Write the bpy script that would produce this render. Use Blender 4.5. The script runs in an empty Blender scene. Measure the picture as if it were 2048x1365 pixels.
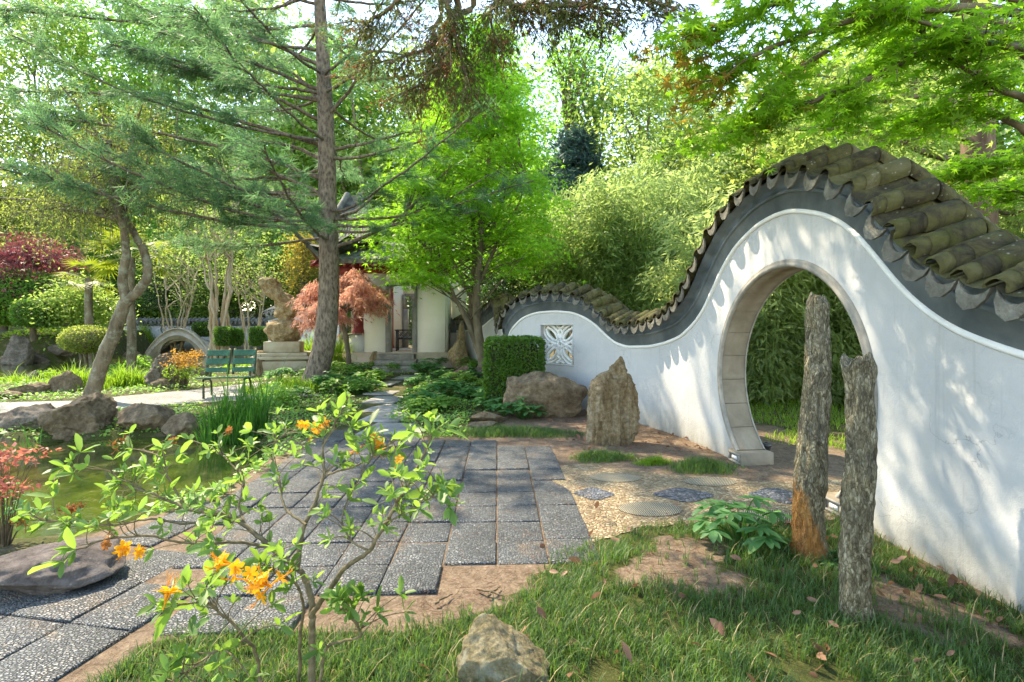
import bpy, math, random
import numpy as np
from mathutils import Vector, noise, geometry
scn = bpy.context.scene
COL = scn.collection
R = math.radians
# ---------------------------------------------------------------- camera
CX, HY, F, EYE = 1024.0, 650.0, 1024.0, 1.6      # photo geometry: centre column, horizon row, focal length in px, eye height
cam_d = bpy.data.cameras.new('camera'); cam = bpy.data.objects.new('camera', cam_d); COL.objects.link(cam)
cam.location = (0, 0, EYE); cam.rotation_euler = (R(90), 0, 0)
cam_d.lens = 18; cam_d.sensor_width = 36; cam_d.shift_y = (HY-682.5)/2048
cam_d.clip_start = 0.05; cam_d.clip_end = 1000
scn.camera = cam
# ---------------------------------------------------------------- light
SUN = np.array([-0.46, 0.43, 0.78]); SUN = SUN/np.linalg.norm(SUN)
w = bpy.data.worlds.new('World'); scn.world = w; w.use_nodes = True
nt = w.node_tree; nt.nodes.clear()
sky = nt.nodes.new('ShaderNodeTexSky'); sky.sky_type = 'NISHITA'; sky.sun_disc = False
sky.sun_elevation = math.asin(SUN[2]); sky.sun_rotation = math.atan2(SUN[0], SUN[1])
sky.air_density = 1.0; sky.dust_density = 0.2; sky.ozone_density = 1.0
bg = nt.nodes.new('ShaderNodeBackground'); bg.inputs[1].default_value = 0.15
out = nt.nodes.new('ShaderNodeOutputWorld')
nt.links.new(sky.outputs[0], bg.inputs[0]); nt.links.new(bg.outputs[0], out.inputs[0])
sd = bpy.data.lights.new('sun', 'SUN'); sd.energy = 2.25; sd.angle = R(0.5); sd.color = (1.0, 0.93, 0.80)
so = bpy.data.objects.new('sun', sd); COL.objects.link(so)
so.rotation_euler = Vector(SUN.tolist()).to_track_quat('Z', 'Y').to_euler()
scn.view_settings.view_transform = 'Standard'; scn.view_settings.look = 'None'
scn.view_settings.exposure = 2.5; scn.view_settings.gamma = 1.0; scn.view_settings.use_curve_mapping = False
scn.view_settings.use_white_balance = True; scn.view_settings.white_balance_temperature = 7900
scn.cycles.max_bounces = 12; scn.cycles.diffuse_bounces = 9; scn.cycles.transmission_bounces = 9; scn.cycles.glossy_bounces = 4
scn.cycles.use_denoising = True; scn.cycles.caustics_reflective = False; scn.cycles.caustics_refractive = False
# ---------------------------------------------------------------- helpers
def rng(seed): return np.random.default_rng(seed)
def sm(a, b, x):
    t = np.clip((x-a)/(b-a), 0, 1); return t*t*(3-2*t)
def nrm(v): return v/np.maximum(np.linalg.norm(v, axis=-1, keepdims=True), 1e-9)
def _h(i, j, k, s):
    n = (i*374761393 + j*668265263 + k*2147483647 + s*974634777) & 0xffffffff
    n = ((n ^ (n >> 13))*1274126177) & 0xffffffff
    return ((n ^ (n >> 16)) & 0xffff)/32767.5-1.0
def vnoise(p, s=0):
    p = np.asarray(p, float); i = np.floor(p).astype(np.int64); f = p-i; f = f*f*(3-2*f)
    r = 0
    for a in (0, 1):
        for b in (0, 1):
            for c in (0, 1):
                wgt = (f[:, 0] if a else 1-f[:, 0])*(f[:, 1] if b else 1-f[:, 1])*(f[:, 2] if c else 1-f[:, 2])
                r = r+wgt*_h(i[:, 0]+a, i[:, 1]+b, i[:, 2]+c, s)
    return r
def fbm(p, o=4, s=0):
    r = 0; a = 1.0
    for k in range(o): r = r+a*vnoise(np.asarray(p)*2.0**k+k*17.3, s+k); a *= .5
    return r
class MB:
    """collects vertices and faces and links them as ONE mesh object"""
    def __init__(s): s.v = []; s.q = []; s.t = []; s.n = 0; s.sq = []; s.st = []
    def add(s, v, q=None, t=None, slot=0):
        v = np.array(v, float).reshape(-1, 3); s.v.append(v)
        if q is not None and len(q): q = np.asarray(q).reshape(-1, 4); s.q.append(q+s.n); s.sq.append(np.full(len(q), slot))
        if t is not None and len(t): t = np.asarray(t).reshape(-1, 3); s.t.append(t+s.n); s.st.append(np.full(len(t), slot))
        s.n += len(v); return s
    def box(s, a, b, slot=0):
        x0, y0, z0 = a; x1, y1, z1 = b
        s.add([(x0,y0,z0),(x1,y0,z0),(x1,y1,z0),(x0,y1,z0),(x0,y0,z1),(x1,y0,z1),(x1,y1,z1),(x0,y1,z1)],
              [(0,3,2,1),(4,5,6,7),(0,1,5,4),(1,2,6,5),(2,3,7,6),(3,0,4,7)], slot=slot); return s
    def obox(s, c, ax, half, slot=0):
        """oriented box: centre, three axes, three half sizes"""
        c = np.asarray(c, float); ax = np.asarray(ax, float)
        m = MB().box((-half[0],-half[1],-half[2]), half)
        s.add(c+m.v[0]@ax, m.q[0], slot=slot); return s
    def grid(s, P, slot=0, closed_u=False, closed_v=False):
        n, m = P.shape[:2]; I = np.arange(n*m).reshape(n, m)
        A = np.vstack([I, I[:1]]) if closed_u else I
        A = np.hstack([A, A[:, :1]]) if closed_v else A
        q = np.stack([A[:-1,:-1], A[1:,:-1], A[1:,1:], A[:-1,1:]], -1).reshape(-1, 4)
        s.add(P.reshape(-1, 3), q, slot=slot); return s
    def tubes(s, P, Rr, sides=6, cap=True, slot=0):
        """batch of tubes: P (B,n,3), R (B,n)"""
        P = np.asarray(P, float); Rr = np.asarray(Rr, float)
        if P.ndim == 2: P = P[None]; Rr = np.broadcast_to(Rr, P.shape[:2])
        B, n, _ = P.shape
        T = np.gradient(P, axis=1); T = nrm(T)
        m = nrm(P[:, -1]-P[:, 0]+1e-6)
        ref = np.where(np.abs(m[:, 2:3]) > .8, np.array([[1., .13, 0]]), np.array([[.07, .11, 1.]]))
        U = ref[:, None]-(T*ref[:, None]).sum(-1, keepdims=True)*T; U = nrm(U); V = np.cross(T, U)
        a = np.arange(sides)*2*np.pi/sides
        ring = P[:, :, None]+Rr[:, :, None, None]*(np.cos(a)[None,None,:,None]*U[:, :, None]+np.sin(a)[None,None,:,None]*V[:, :, None])
        I = np.arange(B*n*sides).reshape(B, n, sides); J = np.roll(I, -1, axis=2)
        q = np.stack([I[:, :-1], J[:, :-1], J[:, 1:], I[:, 1:]], -1).reshape(-1, 4)
        s.add(ring.reshape(-1, 3), q, slot=slot)
        return s
    def scatter(s, V, Fq, Ft, pos, M, sc, slot=0):
        """copies of a leaf template: M (N,3,3) rows are its axes"""
        V = np.asarray(V, float); N = len(pos); k = len(V)
        sc = np.asarray(sc, float); sc = sc[:, None, None] if sc.ndim == 1 else sc[:, None, :]
        W = np.einsum('nkj,nji->nki', np.broadcast_to(V, (N, k, 3))*sc, M)+pos[:, None]
        off = (np.arange(N)*k)[:, None, None]
        q = (np.asarray(Fq)[None]+off).reshape(-1, 4) if len(Fq) else None
        t = (np.asarray(Ft)[None]+off).reshape(-1, 3) if len(Ft) else None
        s.add(W.reshape(-1, 3), q, t, slot); return s
    def mesh(s, name, mats, smooth=False):
        V = np.vstack(s.v) if s.v else np.zeros((0, 3))
        Q = np.vstack(s.q) if s.q else np.zeros((0, 4), int); T = np.vstack(s.t) if s.t else np.zeros((0, 3), int)
        me = bpy.data.meshes.new(name); me.vertices.add(len(V)); me.vertices.foreach_set('co', V.astype(np.float32).ravel())
        nl = Q.size+T.size; me.loops.add(nl); me.loops.foreach_set('vertex_index', np.concatenate([Q.ravel(), T.ravel()]).astype(np.int32))
        npoly = len(Q)+len(T); me.polygons.add(npoly)
        ls = np.concatenate([np.arange(len(Q))*4, Q.size+np.arange(len(T))*3]).astype(np.int32)
        me.polygons.foreach_set('loop_start', ls)
        mats = mats if isinstance(mats, (list, tuple)) else [mats]
        for m in mats: me.materials.append(m)
        if len(mats) > 1:
            me.polygons.foreach_set('material_index', np.concatenate(s.sq+s.st).astype(np.int32))
        me.update(calc_edges=True)
        if smooth: me.polygons.foreach_set('use_smooth', np.ones(npoly, bool))
        return me
    def build(s, name, mats, parent=None, smooth=False):
        return link(name, s.mesh(name, mats, smooth), parent)
def link(name, me, parent=None):
    o = bpy.data.objects.new(name, me); COL.objects.link(o)
    if parent is not None: o.parent = parent
    return o
def thing(name, label, cat, group=None, loc=(0, 0, 0)):
    o = bpy.data.objects.new(name, None); COL.objects.link(o); o.location = loc; o.empty_display_size = .2
    o['label'] = label; o['category'] = cat
    if group: o['group'] = group
    return o
def tag(o, label, cat, group=None):
    o['label'] = label; o['category'] = cat
    if group: o['group'] = group
    return o
def kind(o, k, label=None, cat=None):
    o['kind'] = k
    if label: o['label'] = label
    if cat: o['category'] = cat
    return o
def dup(root, loc, rz=0, sc=1, label=None):
    c = root.copy(); COL.objects.link(c); c.location = loc; c.rotation_euler = (0, 0, rz)
    c.scale = (sc, sc, sc) if np.isscalar(sc) else sc
    if label: c['label'] = label
    for ch in list(root.children):
        d = ch.copy(); COL.objects.link(d); d.parent = c
        for g in ch.children:
            e = g.copy(); COL.objects.link(e); e.parent = d
    return c
def P(px, py, Z): return np.array([(px-CX)/F*Z, Z, EYE-(py-HY)/F*Z])       # a photo point at a chosen distance
def poly_sd(x, y, poly):
    """signed distance to polygon, negative inside"""
    x = np.asarray(x, float); y = np.asarray(y, float); d = np.full(x.shape, 1e9); ins = np.zeros(x.shape, bool)
    n = len(poly)
    for i in range(n):
        ax, ay = poly[i]; bx, by = poly[(i+1) % n]
        ex, ey = bx-ax, by-ay; t = np.clip(((x-ax)*ex+(y-ay)*ey)/(ex*ex+ey*ey+1e-12), 0, 1)
        d = np.minimum(d, np.hypot(x-ax-t*ex, y-ay-t*ey))
        c = (ay > y) != (by > y)
        ins ^= c & (x < (bx-ax)*(y-ay)/(by-ay+1e-12)+ax)
    return np.where(ins, -d, d)
def flat(px, py, z=0.0):
    Z = (EYE-z)*F/(py-HY); return ((px-CX)/F*Z, Z)
POND_A = [flat(*p, -.12) for p in [(-500,905),(120,884),(330,874),(500,882),(560,905),(450,975),(360,1025),(190,1078),(-100,1100),(-600,1120)]]
POND_B = [flat(*p, -.12) for p in [(-400,772),(60,772),(200,757),(330,752),(420,745),(520,730),(560,712),(520,701),(420,694),(330,700),(230,712),(110,724),(-400,730)]]
LAWN = [flat(*p) for p in [(150,1400),(330,1276),(620,1264),(850,1256),(1015,1212),(1078,1150),(1105,1112),(1215,1078),(1290,1050),(1420,1046),(1600,1040),(1690,1040),(1950,1190),(2200,1310),(2300,2200),(-400,2200)]]
def gz(x, y):
    x = np.asarray(x, float); y = np.asarray(y, float)
    h = .28*sm(9.5, 16, y)*sm(-8, -6, x)*(1-sm(3.2, 4, x))
    h = h+1.25*sm(18.5, 26, y)*sm(-10, -16, x)
    h = h+.25*sm(24, 32, y)*(1-sm(-10, -16, x))
    h = h+2.5*sm(34, 80, y)
    sa = poly_sd(x, y, POND_A); sb = poly_sd(x, y, POND_B)
    dip = np.maximum(sm(.22, -.30, sa), sm(.5, -.6, sb))
    h = h*(1-dip)-.42*dip
    calm = sm(.2, 1.2, np.minimum(sa, sb))
    near_lawn = sm(-.12, -.45, poly_sd(x, y, LAWN))
    h = h+calm*(.022*vnoise(np.stack([x*.7, y*.7, 0*x], -1).reshape(-1, 3), 3).reshape(x.shape)*sm(3, 8, y))+near_lawn*.035
    return h
def g(x, y): return float(gz(np.array([x]), np.array([y]))[0])
def G(px, py):
    z = 0.0
    for _ in range(12):
        x, y = flat(px, py, z); z = .5*z+.5*g(x, y)
    return np.array([x, y, g(x, y)])
def A(px, Z, dz=0):
    x = (px-CX)/F*Z; return np.array([x, Z, g(x, Z)+dz])
# ---------------------------------------------------------------- materials
class NT:
    def __init__(s, name):
        s.m = bpy.data.materials.new(name); s.m.use_nodes = True; s.t = s.m.node_tree; s.t.nodes.clear()
        s.out = s.n('ShaderNodeOutputMaterial'); s.b = s.n('ShaderNodeBsdfPrincipled'); s.l(s.b.outputs[0], s.out.inputs[0])
    def n(s, k, **kw):
        o = s.t.nodes.new(k)
        for a, b in kw.items():
            if a.startswith('i_'): o.inputs[a[2:].replace('_', ' ')].default_value = b
            else: setattr(o, a, b)
        return o
    def l(s, a, b): s.t.links.new(a, b)
    def coord(s, scale=(1, 1, 1), rot=(0, 0, 0)):
        c = s.n('ShaderNodeTexCoord'); m = s.n('ShaderNodeMapping'); m.inputs['Scale'].default_value = scale; m.inputs['Rotation'].default_value = rot
        s.l(c.outputs['Object'], m.inputs[0]); return m.outputs[0]
    def noise(s, vec, scale, detail=4, rough=.55, dist=0):
        o = s.n('ShaderNodeTexNoise'); o.inputs['Scale'].default_value = scale; o.inputs['Detail'].default_value = detail
        o.inputs['Roughness'].default_value = rough; o.inputs['Distortion'].default_value = dist; s.l(vec, o.inputs['Vector']); return o.outputs['Fac']
    def voro(s, vec, scale, feature='F1', rand=1.0):
        o = s.n('ShaderNodeTexVoronoi'); o.feature = feature; o.inputs['Scale'].default_value = scale; o.inputs['Randomness'].default_value = rand
        s.l(vec, o.inputs['Vector']); return o
    def ramp(s, fac, stops):
        r = s.n('ShaderNodeValToRGB'); e = r.color_ramp.elements
        while len(e) < len(stops): e.new(.5)
        for k, (p, c) in enumerate(stops):
            e[k].position = p; e[k].color = (*c, 1) if len(c) == 3 else c
        s.l(fac, r.inputs[0]); return r.outputs[0]
    def mix(s, fac, a, b, mode='MIX'):
        o = s.n('ShaderNodeMix', data_type='RGBA', blend_type=mode)
        for v, i in ((fac, 0), (a, 6), (b, 7)):
            if hasattr(v, 'links') or hasattr(v, 'is_linked'): s.l(v, o.inputs[i])
            else: o.inputs[i].default_value = v if i == 0 else (*v, 1)
        return o.outputs[2]
    def math(s, op, a, b=0.0):
        o = s.n('ShaderNodeMath', operation=op)
        for v, i in ((a, 0), (b, 1)):
            if hasattr(v, 'is_linked'): s.l(v, o.inputs[i])
            else: o.inputs[i].default_value = v
        return o.outputs[0]
    def bump(s, h, strength=.3, dist=.02, prev=None):
        o = s.n('ShaderNodeBump'); o.inputs['Strength'].default_value = strength; o.inputs['Distance'].default_value = dist
        s.l(h, o.inputs['Height'])
        if prev is not None: s.l(prev, o.inputs['Normal'])
        return o.outputs[0]
    def fin(s, col=None, rough=.8, spec=.3, nrm_=None, metal=0):
        if col is not None:
            if hasattr(col, 'is_linked'): s.l(col, s.b.inputs['Base Color'])
            else: s.b.inputs['Base Color'].default_value = (*col, 1)
        if hasattr(rough, 'is_linked'): s.l(rough, s.b.inputs['Roughness'])
        else: s.b.inputs['Roughness'].default_value = rough
        s.b.inputs['Specular IOR Level'].default_value = spec; s.b.inputs['Metallic'].default_value = metal
        if nrm_ is not None: s.l(nrm_, s.b.inputs['Normal'])
        return s.m
def M_noise(name, stops, scale=6, detail=6, rough=.85, bs=.3, bd=.01, bscale=None, stretch=(1, 1, 1), spec=.25, dist=0.3):
    t = NT(name); c = t.coord(stretch); n = t.noise(c, scale, detail, .6, dist)
    col = t.ramp(n, stops); h = t.noise(c, bscale or scale*4, 6, .65)
    return t.fin(col, rough, spec, t.bump(h, bs, bd))
def M_leaf(name, a, b, trans, tw=.5, rough=.5, clump=.8, var=(.55, 1.25), spec=.35):
    """leaf: every leaf its own tone, clumps of them lighter or darker, light comes through"""
    t = NT(name); c = t.coord(); gi = t.n('ShaderNodeNewGeometry')
    n = t.noise(c, clump, 3, .6)
    f = t.math('ADD', t.math('MULTIPLY', gi.outputs['Random Per Island'], .65), t.math('MULTIPLY', t.math('SUBTRACT', n, .3), .9))
    col = t.mix(f, a, b); tc = t.mix(f, tuple(x*var[0] for x in trans), tuple(x*var[1] for x in trans))
    t.fin(col, rough, spec)
    tr = t.n('ShaderNodeBsdfTranslucent'); t.l(tc, tr.inputs[0])
    mx = t.n('ShaderNodeMixShader'); mx.inputs[0].default_value = tw
    t.l(t.b.outputs[0], mx.inputs[1]); t.l(tr.outputs[0], mx.inputs[2]); t.l(mx.outputs[0], t.out.inputs[0])
    return t.m
def M_plain(name, c, rough=.6, spec=.3, metal=0): return NT(name).fin(c, rough, spec, None, metal)

def m_plaster():
    t = NT('white_plaster'); c = t.coord()
    n = t.noise(c, 1.3, 6, .6, .4); col = t.ramp(n, [(.3, (.41,.42,.42)), (.55, (.48,.485,.48)), (.8, (.43,.435,.42))])
    pn = t.noise(c, 3.1, 3, .5, 1.2); col = t.mix(t.ramp(pn, [(.60, (0, 0, 0)), (.64, (.30, .30, .30))]), col, (.53,.535,.525))      # patched areas
    run = t.noise(t.coord((9, 9, .45)), 1.5, 6, .7); col = t.mix(t.ramp(run, [(.56, (0, 0, 0)), (.72, (.38, .38, .38))]), col, (.28,.285,.26))  # rain runs
    wv = t.n('ShaderNodeVectorMath', operation='ADD'); nz = t.n('ShaderNodeTexNoise'); nz.inputs['Scale'].default_value = 3.0; nz.inputs['Detail'].default_value = 6; t.l(c, nz.inputs['Vector'])
    t.l(c, wv.inputs[0]); t.l(nz.outputs['Color'], wv.inputs[1]); ck = t.voro(wv.outputs[0], 1.1, 'DISTANCE_TO_EDGE')
    ckm = t.math('MULTIPLY', t.ramp(ck.outputs['Distance'], [(0, (1, 1, 1)), (.006, (0, 0, 0))]), t.ramp(t.noise(c, .9, 3), [(.5, (0, 0, 0)), (.6, (.6, .6, .6))])); col = t.mix(ckm, col, (.16,.16,.15))
    z = t.n('ShaderNodeSeparateXYZ'); t.l(c, z.inputs[0]); st = t.noise(t.coord((7, 7, 1.5)), 1.6, 6, .7)
    low = t.math('MULTIPLY', t.math('SUBTRACT', 1.0, t.math('MULTIPLY', z.outputs[2], 2.6)), t.math('MULTIPLY', st, 1.5)); lowc = t.n('ShaderNodeClamp'); t.l(low, lowc.inputs[0])
    col = t.mix(t.math('MULTIPLY', lowc.outputs[0], .75), col, (.21,.185,.115))
    b1 = t.bump(t.noise(c, 22, 8, .7), .45, .016); b2 = t.bump(t.noise(c, 120, 4, .65), .35, .005, b1)
    return t.fin(col, .9, .2, b2)
MAT = {}
MAT['plaster'] = m_plaster()
MAT['white_trim'] = M_noise('white_trim', [(.3, (.66,.66,.62)), (.7, (.76,.76,.73))], 5, bs=.2)
MAT['frieze'] = M_noise('slate_plaster', [(.3, (.075,.095,.105)), (.5, (.12,.145,.155)), (.72, (.20,.225,.23))], 2.2, bs=.3, bd=.006, bscale=30)
def m_tile():
    t = NT('mossy_clay_tile'); c = t.coord(); gi = t.n('ShaderNodeNewGeometry')
    n = t.noise(c, 6, 8, .72, .8); f = t.math('ADD', t.math('MULTIPLY', n, .85), t.math('MULTIPLY', gi.outputs['Random Per Island'], .18))
    col = t.ramp(f, [(.30, (.018,.016,.011)), (.43, (.05,.043,.024)), (.54, (.085,.078,.030)), (.64, (.11,.10,.048)), (.80, (.21,.19,.135))])
    sp = t.voro(c, 24); col = t.mix(t.math('MULTIPLY', t.ramp(sp.outputs['Distance'], [(.10, (1, 1, 1)), (.22, (0, 0, 0))]), t.ramp(t.noise(c, 5, 3), [(.52, (0, 0, 0)), (.62, (.7, .7, .7))])), col, (.26,.255,.19))
    ms = t.ramp(t.noise(c, 3.2, 6, .7, .5), [(.52, (0, 0, 0)), (.66, (.75, .75, .75))]); col = t.mix(ms, col, (.062,.070,.014))
    h = t.math('ADD', t.noise(c, 42, 9, .75), t.math('MULTIPLY', t.noise(c, 9, 5, .7), .8))
    return t.fin(col, .92, .15, t.bump(h, .7, .012))
MAT['tile'] = m_tile()
def m_drip():
    t = NT('carved_grey_clay'); c = t.coord()
    v = t.voro(c, 34, 'SMOOTH_F1'); n = t.noise(c, 30, 4, .6, 1.5)
    col = t.ramp(t.noise(c, 7, 5), [(.3, (.07,.067,.052)), (.55, (.135,.128,.103)), (.75, (.21,.20,.165))])
    h = t.math('ADD', v.outputs['Distance'], n)
    return t.fin(col, .8, .25, t.bump(h, .8, .012))
MAT['drip'] = m_drip()
MAT['gate_stone'] = M_noise('brown_gate_stone', [(.25, (.15,.125,.09)), (.5, (.23,.195,.145)), (.75, (.32,.28,.215))], 3.2, bs=.3, bscale=45, bd=.005)
MAT['gate_trim'] = M_noise('grey_gate_trim', [(.3, (.20,.19,.165)), (.7, (.34,.32,.28))], 7, bs=.3)
def m_rock(name, stops, sc=3.0, strata=(1, 1, 1), moss=0.0, mossc=(.09,.11,.03)):
    t = NT(name); c = t.coord(strata); n = t.noise(c, sc, 10, .72, 1.0); col = t.ramp(n, stops)
    rd = t.n('ShaderNodeTexNoise'); rd.noise_type = 'RIDGED_MULTIFRACTAL'; rd.inputs['Scale'].default_value = sc*1.5; rd.inputs['Detail'].default_value = 9; rd.inputs['Roughness'].default_value = .6; t.l(c, rd.inputs['Vector'])
    crack = t.ramp(rd.outputs['Fac'], [(.30, (1, 1, 1)), (.62, (.34,.30,.26))]); col = t.mix(.8, col, crack, 'MULTIPLY')
    n2 = t.noise(t.coord(), sc*7, 8, .78); col = t.mix(.65, col, t.ramp(n2, [(.36, (.25,.22,.19)), (.62, (1.18,1.15,1.1))]), 'MULTIPLY')
    sp = t.voro(t.coord(), sc*9); col = t.mix(t.math('MULTIPLY', t.ramp(sp.outputs['Distance'], [(.12, (1, 1, 1)), (.2, (0, 0, 0))]), t.ramp(t.noise(t.coord(), sc*1.7, 3), [(.52, (0, 0, 0)), (.6, (.45, .45, .45))])), col, (.40,.40,.34))
    if moss:
        mn = t.noise(t.coord(), sc*1.3, 5, .6); mf = t.ramp(mn, [(.5, (0, 0, 0)), (.62, (moss, moss, moss))]); col = t.mix(mf, col, mossc)
    b = t.bump(rd.outputs['Fac'], .5, -.04); b = t.bump(t.noise(c, sc*5, 10, .75, .5), .9, .04, b); b = t.bump(n2, .8, .015, b)
    return t.fin(col, .92, .2, b)
MAT['rock_tan'] = m_rock('tan_rock', [(.28, (.09,.065,.04)), (.45, (.18,.135,.085)), (.6, (.28,.215,.14)), (.78, (.40,.335,.245))], 2.6)
MAT['rock_grey'] = m_rock('grey_rock', [(.28, (.075,.062,.048)), (.5, (.17,.145,.115)), (.7, (.28,.245,.20))], 2.6)
MAT['rock_gold'] = m_rock('golden_brown_rock', [(.25, (.08,.05,.025)), (.40, (.19,.13,.065)), (.52, (.30,.23,.135)), (.68, (.42,.36,.26))], 3.2, (2.4, 2.4, .45))
MAT['rock_lichen'] = m_rock('lichen_rock', [(.28, (.17,.14,.07)), (.5, (.32,.275,.16)), (.72, (.43,.39,.27))], 7, moss=.6, mossc=(.36,.37,.29))
MAT['rock_flat'] = m_rock('smooth_slate_rock', [(.3, (.10,.085,.08)), (.55, (.19,.165,.155)), (.75, (.30,.265,.25))], 2.0)
MAT['scholar'] = m_rock('weathered_scholar_rock', [(.25, (.13,.085,.045)), (.45, (.30,.22,.12)), (.65, (.42,.35,.22)), (.8, (.50,.45,.33))], 2.2)
MAT['pedestal'] = M_noise('pedestal_stone', [(.3, (.26,.21,.13)), (.5, (.38,.33,.23)), (.75, (.46,.42,.32))], 2.4, bs=.3, bscale=30)
MAT['bridge'] = M_noise('bridge_stone', [(.3, (.28,.25,.20)), (.7, (.46,.42,.35))], 2.0, bs=.2)
def m_bark(name, a, b, sc=9, stretch=(1, 1, .25), bs=.9, lich=None):
    t = NT(name); c = t.coord(stretch); v = t.voro(c, sc, 'SMOOTH_F1'); n = t.noise(c, sc*1.5, 7, .65, .6)
    f = t.math('ADD', t.math('MULTIPLY', n, .7), t.math('MULTIPLY', v.outputs['Distance'], .45)); col = t.ramp(f, [(.3, a), (.75, b)])
    if lich:
        col = t.mix(t.ramp(t.noise(t.coord(), 5, 5, .7), [(.5, (0, 0, 0)), (.62, (.8, .8, .8))]), col, lich)
    return t.fin(col, .9, .2, t.bump(f, bs, .03))
MAT['bark_pine'] = m_bark('pine_bark', (.03,.022,.016), (.27,.215,.165), 19, (1, 1, .42), 1.0)
MAT['bark_grey'] = m_bark('lichen_bark', (.06,.045,.028), (.21,.17,.11), 8, lich=(.25,.26,.19))
MAT['bark_smooth'] = m_bark('smooth_bark', (.06,.05,.032), (.20,.165,.11), 6, (1, 1, .5), .4)
MAT['bark_pale'] = m_bark('pale_bark', (.26,.19,.11), (.50,.41,.28), 5, (1, 1, .4), .3)
MAT['bark_red'] = m_bark('reddish_bark', (.06,.037,.028), (.24,.16,.12), 7)
MAT['twig'] = M_noise('twig_bark', [(.3, (.07,.05,.03)), (.7, (.19,.145,.085))], 20, bs=.3)
def m_posts(name, orange=False):
    t = NT(name); c = t.coord((1, 1, .36)); wv = t.n('ShaderNodeVectorMath', operation='ADD'); nz = t.n('ShaderNodeTexNoise'); nz.inputs['Scale'].default_value = 24; nz.inputs['Detail'].default_value = 5
    sc_ = t.n('ShaderNodeVectorMath', operation='SCALE'); sc_.inputs['Scale'].default_value = .055; t.l(c, nz.inputs['Vector']); t.l(nz.outputs['Color'], sc_.inputs[0]); t.l(c, wv.inputs[0]); t.l(sc_.outputs[0], wv.inputs[1])
    v = t.voro(wv.outputs[0], 78); e = t.voro(wv.outputs[0], 78, 'DISTANCE_TO_EDGE'); sx = t.n('ShaderNodeSeparateColor'); t.l(v.outputs['Color'], sx.inputs[0])
    f = t.math('ADD', t.math('MULTIPLY', sx.outputs[0], .28), t.math('MULTIPLY', t.noise(c, 22, 10, .78, .8), .72))
    col = t.ramp(f, [(.25, (.06,.048,.032)), (.40, (.17,.142,.088)), (.53, (.30,.262,.165)), (.72, (.44,.41,.30))])
    fl = t.ramp(e.outputs['Distance'], [(.0, (.22,.19,.14)), (.22, (1, 1, 1))]); col = t.mix(.6, col, fl, 'MULTIPLY')
    col = t.mix(t.ramp(t.noise(t.coord(), 4, 4), [(.48, (0, 0, 0)), (.66, (.6, .6, .6))]), col, (.075,.072,.06))
    if orange:
        z = t.n('ShaderNodeSeparateXYZ'); t.l(t.coord(), z.inputs[0]); o = t.math('SUBTRACT', .30, z.outputs[2]); o = t.math('ADD', o, t.math('MULTIPLY', t.math('SUBTRACT', t.noise(t.coord((1, 1, .4)), 22, 8, .75), .5), .55))
        o = t.math('ADD', o, t.math('MULTIPLY', z.outputs[0], -2.6)); fo = t.ramp(o, [(.0, (0, 0, 0)), (.12, (.85, .85, .85))])
        col = t.mix(fo, col, t.ramp(t.noise(c, 30, 8, .75), [(.3, (.15,.05,.012)), (.5, (.36,.15,.035)), (.7, (.48,.26,.09))]))
    h = t.ramp(e.outputs['Distance'], [(0, (0, 0, 0)), (.3, (1, 1, 1))]); b = t.bump(h, .7, .012); b = t.bump(t.noise(c, 60, 9, .75), .8, .012, b)
    return t.fin(col, .92, .15, b)
MAT['post_orange'] = m_posts('stone_wood_orange_base', True); MAT['post'] = m_posts('stone_wood')
MAT['hedge_core'] = M_plain('hedge_twigs', (.03,.035,.012), .9)
MAT['red_paint'] = M_noise('oxblood_paint', [(.3, (.16,.022,.022)), (.7, (.27,.045,.042))], 4, rough=.55, bs=.1)
MAT['grey_stone'] = M_noise('grey_door_stone', [(.3, (.17,.17,.155)), (.7, (.27,.27,.25))], 5, bs=.25)
MAT['roof_tile'] = M_noise('grey_roof_tile', [(.3, (.06,.06,.055)), (.5, (.14,.14,.125)), (.75, (.27,.27,.24))], 5, bs=.3)
MAT['cream'] = M_noise('cream_plaster', [(.3, (.76,.74,.63)), (.7, (.83,.81,.72))], 2, bs=.15)
MAT['step'] = M_noise('step_stone', [(.3, (.10,.095,.08)), (.7, (.28,.26,.22))], 4, bs=.5)
MAT['terrace'] = M_noise('terrace_floor', [(.3, (.36,.29,.21)), (.7, (.48,.40,.31))], 3, bs=.2)
MAT['dark_metal'] = M_plain('dark_metal', (.035,.037,.04), .45, .5)
def m_bench():
    t = NT('worn_green_paint'); c = t.coord((3, 3, 12)); n = t.noise(c, 3, 6, .7, .5)
    return t.fin(t.ramp(n, [(.35, (.014,.07,.040)), (.55, (.028,.115,.066)), (.66, (.06,.16,.105)), (.8, (.20,.27,.20))]), .6, .35, t.bump(n, .2, .005))
MAT['bench'] = m_bench()
MAT['bench_iron'] = M_noise('bench_iron', [(.3, (.035,.045,.025)), (.7, (.10,.10,.045))], 5, rough=.6)
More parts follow.
